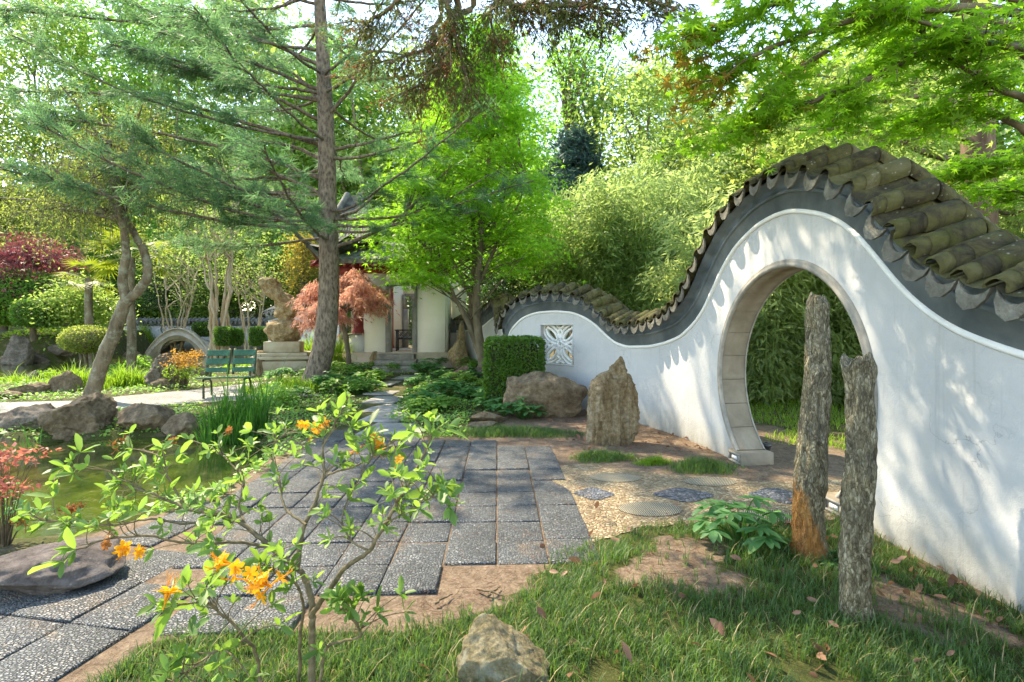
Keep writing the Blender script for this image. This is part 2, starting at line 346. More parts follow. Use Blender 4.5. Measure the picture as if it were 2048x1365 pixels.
def m_ground():
    t = NT('garden_soil'); c = t.coord(); at = t.n('ShaderNodeAttribute'); at.attribute_name = 'green'
    straw = t.noise(t.coord((1, 1, 1), (0, 0, .5)), 9, 8, .75, 1.2); fine = t.noise(c, 55, 5, .7, 1.0)
    s = t.math('ADD', t.math('MULTIPLY', straw, .55), t.math('MULTIPLY', fine, .45))
    dirt = t.ramp(s, [(.3, (.05,.034,.024)), (.45, (.13,.092,.062)), (.56, (.215,.16,.112)), (.7, (.34,.27,.195))])
    gn = t.ramp(t.noise(c, 60, 8, .8, 1.5), [(.3, (.025,.022,.010)), (.5, (.05,.062,.016)), (.62, (.10,.10,.035)), (.75, (.19,.16,.08))])
    f = t.math('ADD', at.outputs['Fac'], t.math('MULTIPLY', t.math('SUBTRACT', t.noise(c, 3.5, 5, .65), .5), 1.1))
    fr = t.ramp(f, [(.4, (0, 0, 0)), (.6, (1, 1, 1))])
    col = t.mix(fr, dirt, gn)
    return t.fin(col, .95, .15, t.bump(s, .8, .03))
MAT['ground'] = m_ground()
def m_pebble(name, stops, sc, gap, spec=.4, rot=0, stretch=(1, 1, 1), bs=1.0, tint=None):
    t = NT(name); c = t.coord(stretch, (0, 0, rot)); v = t.voro(c, sc, 'F1'); e = t.voro(c, sc, 'DISTANCE_TO_EDGE')
    sx = t.n('ShaderNodeSeparateColor'); t.l(v.outputs['Color'], sx.inputs[0])
    peb = t.ramp(sx.outputs[0], stops); edge = t.ramp(e.outputs['Distance'], [(.02, (0, 0, 0)), (.10, (1, 1, 1))])
    col = t.mix(edge, gap, peb)
    big = t.noise(t.coord(), 1.1, 5, .6)
    col = t.mix(.7, col, t.ramp(big, [(.35, (.55,.53,.5)), (.65, (1, 1, 1))]), 'MULTIPLY')
    if tint:
        dn = t.noise(t.coord(), 2.2, 6, .7, .6); col = t.mix(t.ramp(dn, [(.56, (0, 0, 0)), (.70, (.7, .7, .7))]), col, tint)
    h = t.ramp(e.outputs['Distance'], [(0, (0, 0, 0)), (.25, (1, 1, 1))])
    return t.fin(col, .55, spec, t.bump(h, bs, .012))
MAT['paver'] = m_pebble('grey_pebble_paver', [(.1, (.10,.115,.125)), (.5, (.165,.185,.198)), (.8, (.215,.232,.24)), (1, (.28,.285,.28))], 52, (.065,.063,.056), tint=(.24,.17,.11), stretch=(1, 1.5, 1))
MAT['pebble'] = m_pebble('tan_pebble', [(.1, (.30,.22,.12)), (.5, (.48,.37,.22)), (1, (.66,.55,.37))], 30, (.16,.10,.05), rot=.6, stretch=(1, 1.7, 1), tint=(.20,.17,.05))
MAT['pebble_dark'] = m_pebble('slate_pebble', [(.1, (.06,.075,.10)), (.6, (.15,.18,.23)), (1, (.28,.30,.33))], 34, (.06,.05,.04))
MAT['gravel'] = m_pebble('pale_gravel', [(.1, (.30,.29,.27)), (.6, (.48,.47,.45)), (1, (.66,.65,.62))], 40, (.18,.16,.13), stretch=(1, 1, 1))
def m_slate():
    t = NT('laid_slate_edges'); c = t.coord((1, 1, 1), (0, 0, .5)); wv = t.n('ShaderNodeTexWave'); wv.inputs['Scale'].default_value = 22; wv.inputs['Distortion'].default_value = 2; wv.inputs['Detail'].default_value = 3
    t.l(c, wv.inputs[0]); return t.fin(t.ramp(wv.outputs['Fac'], [(.2, (.12,.10,.06)), (.5, (.27,.24,.17)), (.9, (.40,.37,.28))]), .8, .3, t.bump(wv.outputs['Fac'], .8, .01))
MAT['slate'] = m_slate()
MAT['flag'] = M_noise('weathered_flagstone', [(.3, (.15,.145,.13)), (.5, (.27,.255,.23)), (.72, (.38,.355,.32))], 3, bs=.5, bscale=40, bd=.008)
def m_water():
    t = NT('algae_pond_water'); c = t.coord(); n = t.noise(c, 1.4, 5, .6, .6)
    deb = t.ramp(t.noise(t.coord((1, 3, 1)), 7, 7, .75, 1), [(.56, (0, 0, 0)), (.64, (.7, .7, .7))])
    col = t.mix(deb, t.ramp(n, [(.3, (.022,.036,.007)), (.6, (.052,.072,.012)), (.8, (.10,.115,.03))]), (.20,.17,.09))
    return t.fin(col, .06, .5, t.bump(t.noise(t.coord(), 9, 3, .5), .05, .02))
MAT['water'] = m_water()
# ---------------------------------------------------------------- ground
def lattice(a, b, fine, far, k):
    n = int(k); t = np.linspace(-1, 1, n); s = np.sinh(t*far)/np.sinh(far)
    return np.where(s > 0, s*b, -s*a)
gx = np.sort(np.unique(np.concatenate([np.linspace(-22, 12, 260), -22-np.geomspace(.3, 150, 40), 12+np.geomspace(.3, 160, 40)])))
gy = np.sort(np.unique(np.concatenate([np.linspace(-3, 12, 190), np.linspace(12, 36, 130)[1:], 36+np.geomspace(.5, 160, 40), -3-np.geomspace(.3, 60, 14)])))
GX, GY = np.meshgrid(gx, gy, indexing='ij'); GZ = gz(GX, GY)
mb = MB().grid(np.stack([GX, GY, GZ], -1)); gr = kind(mb.build('ground', MAT['ground'], smooth=True), 'structure')
BARE = [[flat(*p) for p in q] for q in ([(1240,1170),(1330,1080),(1440,1095),(1420,1150),(1510,1185),(1400,1205)], [(1680,1220),(1760,1170),(1950,1220),(2048,1300),(1850,1280)])]
def green_of(x, y):
    f = np.full(x.shape, .62)                                     # moss and ground cover
    f = np.where((x > -.2) & (y < 11) & (y > 3.0), .18, f)        # pine straw by the wall
    f = np.where((x > -3.2) & (x < .2) & (y < 7.3), .12, f)       # straw in the joints of the path
    f = np.where(x > 3.2, .55, f)
    f = np.where((x > 2.9) & (y < 8.2) & (x < 4.2), .15, f)
    f = np.where((y > 18) & (x > -14), .5, f)
    sd = poly_sd(x, y, LAWN); f = np.where(sd < 0, .85, f)
    for b in BARE: f = np.where(poly_sd(x, y, b) < .05, .2, f)
    return f
at = gr.data.attributes.new('green', 'FLOAT', 'POINT'); at.data.foreach_set('value', green_of(GX, GY).astype(np.float32).ravel())
def drape(name, poly, mat, off, step=.35, parent=None, zfix=None):
    """a thin sheet following the ground inside an outline"""
    pl = np.array(poly); b0 = pl.min(0); b1 = pl.max(0); pts = []
    n = len(pl)
    for i in range(n):
        a, b = pl[i], pl[(i+1) % n]; m = max(1, int(np.hypot(*(b-a))/step))
        for k in range(m): pts.append(a+(b-a)*k/m)
    nb = len(pts); xs, ys = np.meshgrid(np.arange(b0[0], b1[0], step), np.arange(b0[1], b1[1], step)); sd_ = poly_sd(xs, ys, [tuple(p) for p in pl])
    ins = np.stack([xs[sd_ < -step*.4], ys[sd_ < -step*.4]], -1)
    allp = [Vector((float(p[0]), float(p[1]))) for p in list(pts)+list(ins)]
    v, e, f, *_ = geometry.delaunay_2d_cdt(allp, [(i, (i+1) % nb) for i in range(nb)], [], 1, 1e-5)
    V = np.array([(p.x, p.y) for p in v]); z = gz(V[:, 0], V[:, 1])+off if zfix is None else np.full(len(V), zfix)
    return MB().add(np.column_stack([V, z]), t=[tuple(t) for t in f if len(t) == 3]).build(name, mat, parent, True)
def wob(poly, amp, seed, n=6):
    """an uneven edge"""
    r = rng(seed); o = []
    for i in range(len(poly)):
        a = np.array(poly[i]); b = np.array(poly[(i+1) % len(poly)])
        for k in range(n): o.append(tuple(a+(b-a)*k/n+r.normal(0, amp, 2)*(k > 0)))
    return o
def grow_poly(poly, d):
    c = np.mean(poly, 0); return [tuple(np.array(p)+d*nrm(np.array(p)-c)) for p in poly]
kind(drape('pond', grow_poly(POND_A, .25), MAT['water'], 0, .5, zfix=-.12), 'structure', 'shallow green algae pond beside the pebble path', 'pond')
kind(drape('pond', grow_poly(POND_B, .6), MAT['water'], 0, .8, zfix=-.13), 'structure', 'green pond reaching back under the stone bridge', 'pond')
kind(drape('gravel_path', [G(*p)[:2] for p in [(-250,812),(0,806),(160,802),(300,788),(420,776),(540,764),(600,776),(640,792),(520,800),(400,806),(290,812),(150,838),(0,846),(-250,856)]], MAT['gravel'], .006, .3), 'structure')
kind(drape('pebble_path', wob([flat(*p) for p in [(1085,935),(1180,928),(1330,948),(1470,958),(1520,966),(1700,960),(1760,985),(1690,1040),(1600,1040),(1420,1048),(1290,1054),(1185,1088),(1160,1050)]], .015, 4), MAT['pebble'], .006, .2), 'structure')
pp = bpy.data.objects['pebble_path']
for i, (px, py, rx, ry, mt, nm) in enumerate([(1188,989,.17,.12,'pebble_dark','pebble_inlay'),(1366,991,.25,.14,'pebble_dark','pebble_inlay'),(1560,994,.26,.15,'pebble_dark','pebble_inlay'),
                           (1230,956,.27,.12,'slate','slate_inlay'),(1420,965,.26,.11,'slate','slate_inlay'),(1300,1020,.27,.13,'slate','slate_inlay'),(1530,1035,.25,.12,'slate','slate_inlay')]):
    x, y = flat(px, py); a = np.linspace(0, 2*np.pi, 20, endpoint=False)
    rr = 1+.12*np.cos(4*a+.3) if mt == 'pebble_dark' else 1.0
    drape(nm, list(zip(x+rx*rr*np.cos(a), y+ry*rr*1.35*np.sin(a))), MAT[mt], .011, .12, parent=pp)
# pavers: slabs of set pebbles with straw-filled joints
def clip(poly, region):
    """keeps slabs whose centre is in the region"""
    c = np.mean(poly, 0); return poly_sd(np.array([c[0]]), np.array([c[1]]), region)[0] < 0
def slabs(name, origin, ang, cell, region, mat, seed, gap=.0065, jit=.005, th=.03, rows=(-40, 40), stagger=0, grow=.0, avoid=None):
    r = rng(seed); ca, sa = math.cos(ang), math.sin(ang); m = MB()
    for i in range(rows[0], rows[1]):
        for j in range(rows[0], rows[1]):
            sh = stagger*(j % 2)
            c = np.array([(i+sh)*cell[0], j*cell[1]]); wc = np.array([origin[0]+ca*c[0]-sa*c[1], origin[1]+sa*c[0]+ca*c[1]])
            if abs(wc[0]) > 12 or wc[1] < 0 or wc[1] > 20: continue
            if poly_sd(wc[:1], wc[1:], region)[0] > grow: continue
            if avoid and poly_sd(wc[:1], wc[1:], avoid)[0] < .12: continue
            hx, hy = cell[0]/2-gap, cell[1]/2-gap; b = .010
            z = g(*wc)+.017+r.normal(0, jit); tl = r.normal(0, .006, 2)
            a2 = ang+r.normal(0, .006); c2, s2 = math.cos(a2), math.sin(a2); V = []
            for (k, zz) in ((0, -th), (0, -b*.6), (b, 0)):
                for sx, sy in ((-1,-1),(1,-1),(1,1),(-1,1)):
                    x, y = sx*(hx-k), sy*(hy-k); V.append((wc[0]+c2*x-s2*y, wc[1]+s2*x+c2*y, z+zz+tl[0]*x+tl[1]*y))
            q = [(8,9,10,11)]+[(a+d, a+(d+1) % 4, a+4+(d+1) % 4, a+4+d) if False else (4*l+d, 4*l+(d+1) % 4, 4*l+4+(d+1) % 4, 4*l+4+d) for l in (0, 1) for d in range(4)]
            m.add(V, q)
    return m.build(name, mat)
PAVE2 = [flat(*p) for p in [(415,1012),(328,1180),(328,1262),(175,1385),(-100,1640),(-900,1640),(-500,1400),(-60,1215),(60,1165),(200,1120)]]
PAVE1 = [flat(*p) for p in [(862,880),(1010,890),(1118,900),(1138,940),(1205,1085),(1130,1118),(1060,1140),(828,1140),(815,1205),(690,1212),(560,1236),(330,1262),(330,1180),(420,1010),(560,935),(640,890),(680,868)]]
kind(slabs('paved_path', flat(955, 1000), R(1.6), (.355, .365), PAVE1, MAT['paver'], 2, grow=.05, avoid=PAVE2), 'structure')
kind(slabs('paved_path', flat(110, 1312), R(-11), (.40, .44), PAVE2, MAT['paver'], 3), 'structure')
PAVE3 = [G(*p)[:2] for p in [(690,866),(860,878),(770,840),(792,808),(820,775),(825,752),(770,752),(752,775),(740,800),(700,835)]]
kind(slabs('flagstone_path', G(770, 800)[:2], R(-6), (.72, .95), PAVE3, MAT['flag'], 5, gap=.025, jit=.008, stagger=.5), 'structure')
# ---------------------------------------------------------------- moon gate wall
PLAN = np.array([(3.05,-.6),(2.98,.6),(2.90,1.8),(2.84,2.7),(2.79,3.6),(2.745,4.5),(2.68,5.4),(2.57,6.3),(2.42,7.1),(2.18,8.0),(1.78,8.85),(1.32,9.6),(.85,10.15),(.38,10.6),(.05,10.95),(-.12,11.4),(-.20,12.1),(-.30,13.2),(-.50,14.2),(-.85,15.2),(-1.3,16.2),(-1.9,17.2)])
def catmull(p, m=24):
    p = np.asarray(p, float); q = np.vstack([2*p[0]-p[1], p, 2*p[-1]-p[-2]]); o = []
    for i in range(1, len(q)-2):
        for t in np.linspace(0, 1, m, endpoint=False):
            o.append(.5*((2*q[i])+(-q[i-1]+q[i+1])*t+(2*q[i-1]-5*q[i]+4*q[i+1]-q[i+2])*t*t+(-q[i-1]+3*q[i]-3*q[i+1]+q[i+2])*t**3))
    o.append(q[-2]); return np.array(o)
_pc = catmull(PLAN); _ps = np.concatenate([[0], np.cumsum(np.hypot(*np.diff(_pc, axis=0).T))]); SMAX = _ps[-1]
def plan(s): return np.stack([np.interp(s, _ps, _pc[:, 0]), np.interp(s, _ps, _pc[:, 1])], -1)
def ptan(s):
    d = plan(np.asarray(s)+.05)-plan(np.asarray(s)-.05); return d/np.linalg.norm(d, axis=-1, keepdims=True)
def pnor(s):
    t = ptan(s); return np.stack([-t[..., 1], t[..., 0]], -1)      # towards the path
TH = .30
EDGE = [(2048,706),(1978,682),(1941,668),(1904,651),(1868,627),(1831,598),(1795,561),(1758,514),(1721,470),(1685,442),(1648,426),(1608,420),(1577,420),(1546,431),(1515,449),(1491,472),(1472,492),(1454,520),(1438,551),(1423,585),(1408,618),(1389,646),(1362,672),(1331,685),(1300,692),(1254,693),(1229,684),(1209,666),(1191,648),(1171,635),(1146,625),(1113,622),(1080,624),(1060,629),(1043,637),(1030,651),(1018,668),(1011,680)]
_px = _pc[:, 0]/np.maximum(_pc[:, 1], .3)*F+CX
_near = (_ps > 1.5) & (_ps < np.interp(11.2, _pc[:, 1], _ps))
def s_at(px):
    return float(np.interp(-px, -_px[_near], _ps[_near]))
es = [s_at(x) for x, y in EDGE]; ez = [EYE-(y-HY)/F*plan(s)[1] for s, (x, y) in zip(es, EDGE)]
s_bk = es[-1]
es = [0, es[0]-1.2, es[0]-.5]+es+[s_bk+.25, s_bk+.8, s_bk+1.5, s_bk+2.4, s_bk+3.4, s_bk+4.6, SMAX]
ez = [1.30, 1.22, 1.34]+ez+[1.18, 1.25, 1.72, 1.92, 1.75, 1.45, 1.40]
_ss = np.arange(0, SMAX, .02); _zz = np.interp(_ss, es, ez); k = np.exp(-np.linspace(-2, 2, 21)**2); k /= k.sum()
_zz = np.convolve(np.pad(_zz, 10, 'edge'), k, 'valid')
def ztop(s): return np.interp(s, _ss, _zz)
def W(s, z, n):
    """wall space: along the wall, height, distance in front of the face"""
    s = np.asarray(s, float); p = plan(s)+pnor(s)*np.asarray(n)[..., None]; return np.concatenate([p, np.broadcast_to(np.asarray(z, float)[..., None], p.shape[:-1]+(1,))], -1)
SG = float(np.interp(5.12, _pc[:, 1], _ps)); RG, ZG = 1.20, 1.01
SW0, SW1 = s_at(1147.5), s_at(1079); ZW0, ZW1 = EYE-(733-HY)/F*plan(SW0)[1]*1.01, EYE-(648-HY)/F*plan(.5*(SW0+SW1))[1]
wall = thing('moon_gate_wall', 'long white garden wall with a wavy tiled crest and a round moon gate', 'garden wall', None, (2.745, 4.5, 0))
wall_inv = np.array(wall.location)
def rel(m, root):
    """moves a mesh builder's points into the space of its thing"""
    l = np.array(root.location)
    for a in m.v: a -= l
    return m
cols = []
for s in np.arange(0, SMAX-.05, .08):
    if abs(s-SG) > RG+.01 and not (SW0-.01 < s < SW1+.01): cols.append((s, .9, .9))
for a in np.linspace(0, np.pi, 73):
    h = RG*math.sin(a); cols.append((SG-RG*math.cos(a), ZG-h if h > 1e-6 else ZG, ZG+h))
cols += [(SW0-1e-4, .9, .9)]+[(s, ZW0, ZW1) for s in np.linspace(SW0, SW1, 8)]+[(SW1+1e-4, .9, .9)]
cols.sort(); cs = np.array(cols)
def face(n):
    m = MB(); s = cs[:, 0]; nn = np.full(len(s), n)
    lo = np.stack([W(s, np.full(len(s), -.5), nn), W(s, cs[:, 1], nn)], 1); hi = np.stack([W(s, cs[:, 2], nn), W(s, ztop(s)+.05, nn)], 1)
    m.grid(lo); m.grid(hi); return m
m = face(0.0); b = face(-TH); m.add(b.v[0], b.q[0]); m.add(b.v[1], b.q[1]-len(b.v[0]))
rel(m, wall).build('plaster_face', MAT['plaster'], wall)
# crest: everything swept along the top edge
ls = np.arange(0.02, SMAX-.1, .05); TZ = np.gradient(ztop(ls), ls); ll = np.concatenate([[0], np.cumsum(np.hypot(np.diff(ls), np.diff(ztop(ls))))])
def frame_at(s):
    s = np.asarray(s, float); t = ptan(s); n = pnor(s); d = (ztop(s+.04)-ztop(s-.04))/.08; c = 1/np.sqrt(1+d*d)
    T = np.concatenate([t*c[..., None], (d*c)[..., None]], -1); N = np.concatenate([n, np.zeros(n.shape[:-1]+(1,))], -1)
    U = np.cross(N, T); U = np.where(U[..., 2:] < 0, -U, U); C = np.concatenate([plan(s), ztop(s)[..., None]], -1); return C, T, N, U
C_, T_, N_, U_ = frame_at(ls)
def sweep(prof, closed=True, s0=None, sel=slice(None)):
    pr = np.array(prof, float); Q = C_[sel][:, None]+N_[sel][:, None]*pr[None, :, :1]+U_[sel][:, None]*pr[None, :, 1:]
    return MB().grid(Q, closed_v=closed)
def mirror(front): return front+[(-TH-n, u) for n, u in front[::-1]]
bead = [(.020+.022*math.cos(a), .185+.020*math.sin(a)) for a in np.linspace(-1.5, 1.5, 7)]
rel(sweep(mirror([(.012, .004), (.012, .165)]+bead+[(.012, .205), (.012, .30), (.085, .315), (.085, .335), (-.02, .37)])), wall).build('frieze_band', MAT['frieze'], wall)
wb = [(.006+.022*math.cos(a), -.012+.024*math.sin(a)) for a in np.linspace(-1.6, 1.6, 7)]
rel(sweep(mirror([(-.01, -.036)]+wb+[(-.01, .012)])), wall).build('white_moulding', MAT['white_trim'], wall)
# barrel tiles and drip tiles
tm, dm = MB(), MB(); r = rng(8); Ltot = ll[-1]; pitch = .262
tile_s = np.interp(np.arange(.1, Ltot, pitch), ll, ls); drip_s = np.interp(np.arange(.1+pitch/2, Ltot, pitch), ll, ls)
def barrel(C, T, N, U, side, rr):
    mid = -TH/2; eave = .205+rr.normal(0, .008); x0 = eave
    O = C+N*mid; D = N*side; hw = eave-mid                # distance from ridge to eave
    for a0, a1, rad in ((hw, hw-.10, .074), (hw-.075, hw-.19, .083), (hw-.165, -.0+.01*rr.random(), .092)):
        rad = rad+rr.normal(0, .002); t = np.linspace(-.15, np.pi+.15, 9)
        rings = []
        for k, (dd, rd) in enumerate(((a0, rad-.016), (a0, rad), (.5*(a0+a1), rad), (a1, rad), (a1, rad-.016))):
            up = .345+.16*(1-dd/hw); jag = rr.normal(0, .005, 9) if k in (0, 1) and a0 == hw else 0
            rings.append(O+np.multiply.outer(np.cos(t)*rd, T)+np.multiply.outer(np.sin(t)*rd*.92+up, U)+np.multiply.outer(np.full(9, dd)+jag, D))
        tm.grid(np.array(rings))
def drip(C, T, N, U, side, rr):
    mid = -TH/2; O = C+N*mid; D = N*side; hw = .205-mid
    w_, h_ = .098, .136
    top = [(-w_, .02), (-w_*.75, -.012), (-w_*.4, -.034), (0, -.042), (w_*.4, -.034), (w_*.75, -.012), (w_, .02)]
    bot = [(-w_, .02), (-w_*.95, -.045), (-w_*.62, -.105), (0, -h_), (w_*.62, -.105), (w_*.95, -.045), (w_, .02)]
    tl = .02; F3 = []
    for off in (0.0, .022):
        for row in (top, bot):
            F3.append([O+T*x+U*(.325+y)+D*(hw-.015+off+(-y)*.12) for x, y in row])
    f = np.array(F3); dm.grid(np.array([f[0], f[1]])); dm.grid(np.array([f[2], f[3]])); dm.grid(np.array([f[1], f[3]])); dm.grid(np.array([f[0], f[2]]))
    t = np.linspace(.25, np.pi-.25, 7)                              # the pan behind the drip, a shallow trough up to the ridge
    pan = [O+np.multiply.outer(np.cos(t)*.115, T)+np.multiply.outer(-np.sin(t)*.05+.375+.12*(1-dd/hw), U)+D*dd for dd in (hw+.005, .5*hw, .0)]
    tm.grid(np.array(pan))
for s_ in tile_s:
    C, T, N, U = [x[0] for x in frame_at(np.array([s_]))]
    for side in (1, -1): barrel(C, T+r.normal(0, .03, 3), N, U, side, r)
for s_ in drip_s:
    C, T, N, U = [x[0] for x in frame_at(np.array([s_]))]
    for side in (1, -1): drip(C, T, N, U, side, r)
rel(tm, wall).build('tile_crest', MAT['tile'], wall, True)
rel(dm, wall).build('drip_tile_edge', MAT['drip'], wall)
# moon gate: ring of stone blocks, foot blocks, trim
gate = MB(); a_floor = math.asin((.13-ZG)/RG); A0, A1 = a_floor, np.pi-a_floor; nb = 19
for kk in range(nb):
    a0 = A0+(A1-A0)*kk/nb+.0025; a1 = A0+(A1-A0)*(kk+1)/nb-.0025; aa = np.linspace(a0, a1, 7)
    loop = []
    for rad, n in ((RG-.035, .012), (RG-.035, -TH-.012), (RG+.01, -TH-.012), (RG+.01, .012)):
        loop.append(W(SG+rad*np.cos(aa), ZG+rad*np.sin(aa), np.full(7, n)))
    L = np.array(loop).transpose(1, 0, 2); gate.grid(L, closed_v=True)
    for e in (0, -1): gate.add(L[e], q=[(0, 1, 2, 3)])
gm = rel(gate, wall).build('gate_ring', MAT['gate_stone'], wall)
trim = MB(); aa = np.linspace(A0, A1, 97)
for sgn in (1, -1):
    pr = [(RG-.038, .0), (RG-.038, .020), (RG-.020, .030), (RG-.004, .030), (RG+.0, .020), (RG+.018, .026), (RG+.034, .022), (RG+.04, .0)]
    L = np.array([W(SG+rad*np.cos(aa), ZG+rad*np.sin(aa), np.full(97, (n if sgn > 0 else -TH-n))) for rad, n in pr]).transpose(1, 0, 2)
    trim.grid(L)
rel(trim, wall).build('gate_trim', MAT['gate_trim'], wall, True)
for sg in (1, -1):
    fb = MB(); ca = RG*math.cos(a_floor)
    s_in, s_out = SG+sg*(ca-.14), SG+sg*(ca+.13)
    def hexa(sa, sb, z0, z1, n0, n1):
        return W(np.array([sa, sb, sb, sa]*2), np.array([z0]*4+[z1]*4), np.array([n0, n0, n1, n1]*2))
    fq = [(0,3,2,1),(4,5,6,7),(0,1,5,4),(1,2,6,5),(2,3,7,6),(3,0,4,7)]
    fb.add(hexa(s_in, s_out, -.1, .145, .045, -TH-.045), fq)
    f_o = rel(fb, wall).build('foot_block', MAT['gate_stone'], wall)
    for z0, z1, e, nn in ((.02, .13, .0, .055), ):
        fr = MB()
        for (sa, sb, za, zb) in ((.02,.25,.012,.034),(.02,.25,.106,.128),(.02,.045,.034,.106),(.225,.25,.034,.106)):
            fr.add(hexa(s_in+sg*sa, s_in+sg*sb, za, zb, .046, .062), fq)
        rel(fr, wall).build('carved_border', MAT['gate_trim'], f_o)
        fi = MB().add(hexa(s_in+sg*.085, s_in+sg*.185, .05, .09, .0455, .052), fq); rel(fi, wall).build('white_inlay', MAT['white_trim'], f_o)
for o in list(COL.objects):
    if o.parent and o.parent.parent is wall: pass
# lattice window
lw = MB(); cs_, cz_ = .5*(SW0+SW1), .5*(ZW0+ZW1); hs, hz = .5*(SW1-SW0), .5*(ZW1-ZW0); n0 = -.10
def loop_tube(fn, rad, k=28, closed=True):
    a = np.linspace(0, 2*np.pi, k+1) if closed else np.linspace(0, 1, k+1)
    x, y = fn(a); p = W(cs_-hs*x, cz_+hz*y, np.full(len(a), n0)); p2 = W(cs_-hs*x, cz_+hz*y, np.full(len(a), n0-.07))
    d = np.gradient(np.stack([x*hs, y*hz], -1), axis=0); d = nrm(d); nn = np.stack([-d[:, 1], d[:, 0]], -1)*rad
    Q = [W(cs_-hs*x+sg*nn[:, 0], cz_+hz*y-sg*nn[:, 1]*0+sg*nn[:, 1]*-1, np.full(len(a), nz)) for sg, nz in ((-1, n0), (-1, n0-.07), (1, n0-.07), (1, n0))]
    lw.grid(np.array(Q).transpose(1, 0, 2), closed_v=True)
for qx in (-1, 1):
    for qy in (-1, 1):
        def ves(a, qx=qx, qy=qy, L=.40, w_=.17):
            u = L*np.cos(a); v = w_*np.sin(a)*(1+.0*np.cos(a)); return qx*(.48+.707*u)+ -qy*qx*0+.707*v*qx, qy*(.48+.707*u-.707*v)
        loop_tube(ves, .022); loop_tube(lambda a: ves(a, L=.58, w_=.34), .020)
        loop_tube(lambda a, qx=qx, qy=qy: (qx*(.86+.16*np.cos(a)), qy*(.86+.16*np.sin(a))), .02)
loop_tube(lambda a: (.17*np.cos(a), .14*np.sin(a)), .022)
for px_, py_, ax_, ay_ in ((0,.5,.11,.22),(0,-.5,.11,.22),(.5,0,.22,.12),(-.5,0,.22,.12),(0,.92,.2,.12),(0,-.92,.2,.12),(.92,0,.12,.2),(-.92,0,.12,.2)):
    loop_tube(lambda a: (px_+ax_*np.cos(a), py_+ay_*np.sin(a)), .02)
lat = rel(lw, wall).build('window_lattice', MAT['white_trim'], wall)
wf = MB()
for sa, sb, za, zb in ((SW0, SW1, ZW0-.0, ZW0+.03), (SW0, SW1, ZW1-.03, ZW1), (SW0, SW0+.03, ZW0+.03, ZW1-.03), (SW1-.03, SW1, ZW0+.03, ZW1-.03)):
    ks = np.linspace(sa, sb, 6)
    L = np.array([W(ks, np.full(6, z), np.full(6, n)) for z, n in ((za, .004), (za, -TH-.004), (zb, -TH-.004), (zb, .004))]).transpose(1, 0, 2); wf.grid(L, closed_v=True)
    for e in (0, -1): wf.add(L[e], q=[(0, 1, 2, 3)])
rel(wf, wall).build('window_frame', MAT['plaster'], wall)
# ---------------------------------------------------------------- low wall beyond the pond
def capped_wall(name, label, pts, h, base, hw=.18, pitch=.28, rows=True):
    p = catmull(np.array(pts, float), 12); x, y, zt = p[:, 0], p[:, 1], p[:, 2]
    t = nrm(np.gradient(p[:, :2], axis=0)); n = np.stack([-t[:, 1], t[:, 0]], -1)
    if n[len(n)//2, 1] > 0: n = -n
    root = thing(name, label, 'garden wall', None, (float(x[0]), float(y[0]), base)); l = np.array(root.location)
    def sw(prof, closed=True):
        Q = np.stack([np.concatenate([p[:, :2]+n*a, (zt+b)[:, None]], -1) if b is not None else np.concatenate([p[:, :2]+n*a, np.full((len(p), 1), base-.4)], -1) for a, b in prof], 1)-l
        return MB().grid(Q, closed_v=closed)
    def ends(mb):
        I = len(mb.v[0])//len(p)
        return mb
    sw([(hw, None), (hw, -.52), (-hw, -.52), (-hw, None)]).build('plaster_face', MAT['plaster'], root)
    sw([(hw+.03, -.52), (hw+.03, -.30), (-hw-.03, -.30), (-hw-.03, -.52)]).build('frieze_band', MAT['frieze'], root)
    tm = MB(); L = np.concatenate([[0], np.cumsum(np.linalg.norm(np.diff(p, axis=0), axis=1))]); tm.v = []
    base_s = sw([(hw+.24, -.30), (hw+.24, -.25), (0, -.08), (-hw-.24, -.25), (-hw-.24, -.30)]); tm.add(base_s.v[0], base_s.q[0])
    a = np.linspace(-.1, np.pi+.1, 7)
    for s in np.arange(.1, L[-1], pitch):
        c = np.array([np.interp(s, L, p[:, k]) for k in range(3)])-l; tt = np.array([np.interp(s, L, t[:, 0]), np.interp(s, L, t[:, 1]), 0]); nn = np.array([-tt[1], tt[0], 0])
        if nn[1] > 0: nn = -nn
        for sd in (1, -1):
            e = hw+.27; rr_ = pitch*.34
            tm.grid(np.array([c+np.multiply.outer(np.cos(a)*q, tt)+np.multiply.outer(np.sin(a)*q+zz, (0, 0, 1.))+nn*sd*dd for q, dd, zz in ((rr_*.75, e, -.26), (rr_, e, -.26), (rr_, .0, -.06))]))
            d = c+tt*pitch/2
            tm.add([d-tt*.1+nn*sd*e+(0,0,-.24), d+tt*.1+nn*sd*e+(0,0,-.24), d+nn*sd*e+tt*.06+(0,0,-.36), d+nn*sd*e+(0,0,-.42), d+nn*sd*e-tt*.06+(0,0,-.36)], t=[(0,1,2),(0,2,4),(4,2,3)])
    tm.build('tile_crest', MAT['roof_tile'], root, True); return root
capped_wall('garden_wall', 'low straight white wall with dark tiled crest beyond the stone bridge', [(-25.5,33.5,2.05),(-21,33.4,2.05),(-16,33.2,2.05),(-11.5,33,2.05)], 2, .25)
capped_wall('garden_wall', 'short white wall with upswept tiled crest against the pavilion side', [(-9.6,20.5,2.3),(-8.6,20.0,2.5),(-7.5,19.5,2.75),(-6.7,19.1,3.25),(-6.2,18.8,3.7)], 2.4, .3)
capped_wall('garden_wall', 'short white wall with level tiled crest behind the twin standing stones', [(-2.25,17.6,1.85),(-1.7,17.5,1.85),(-1.2,17.4,1.85)], 2.4, .3)
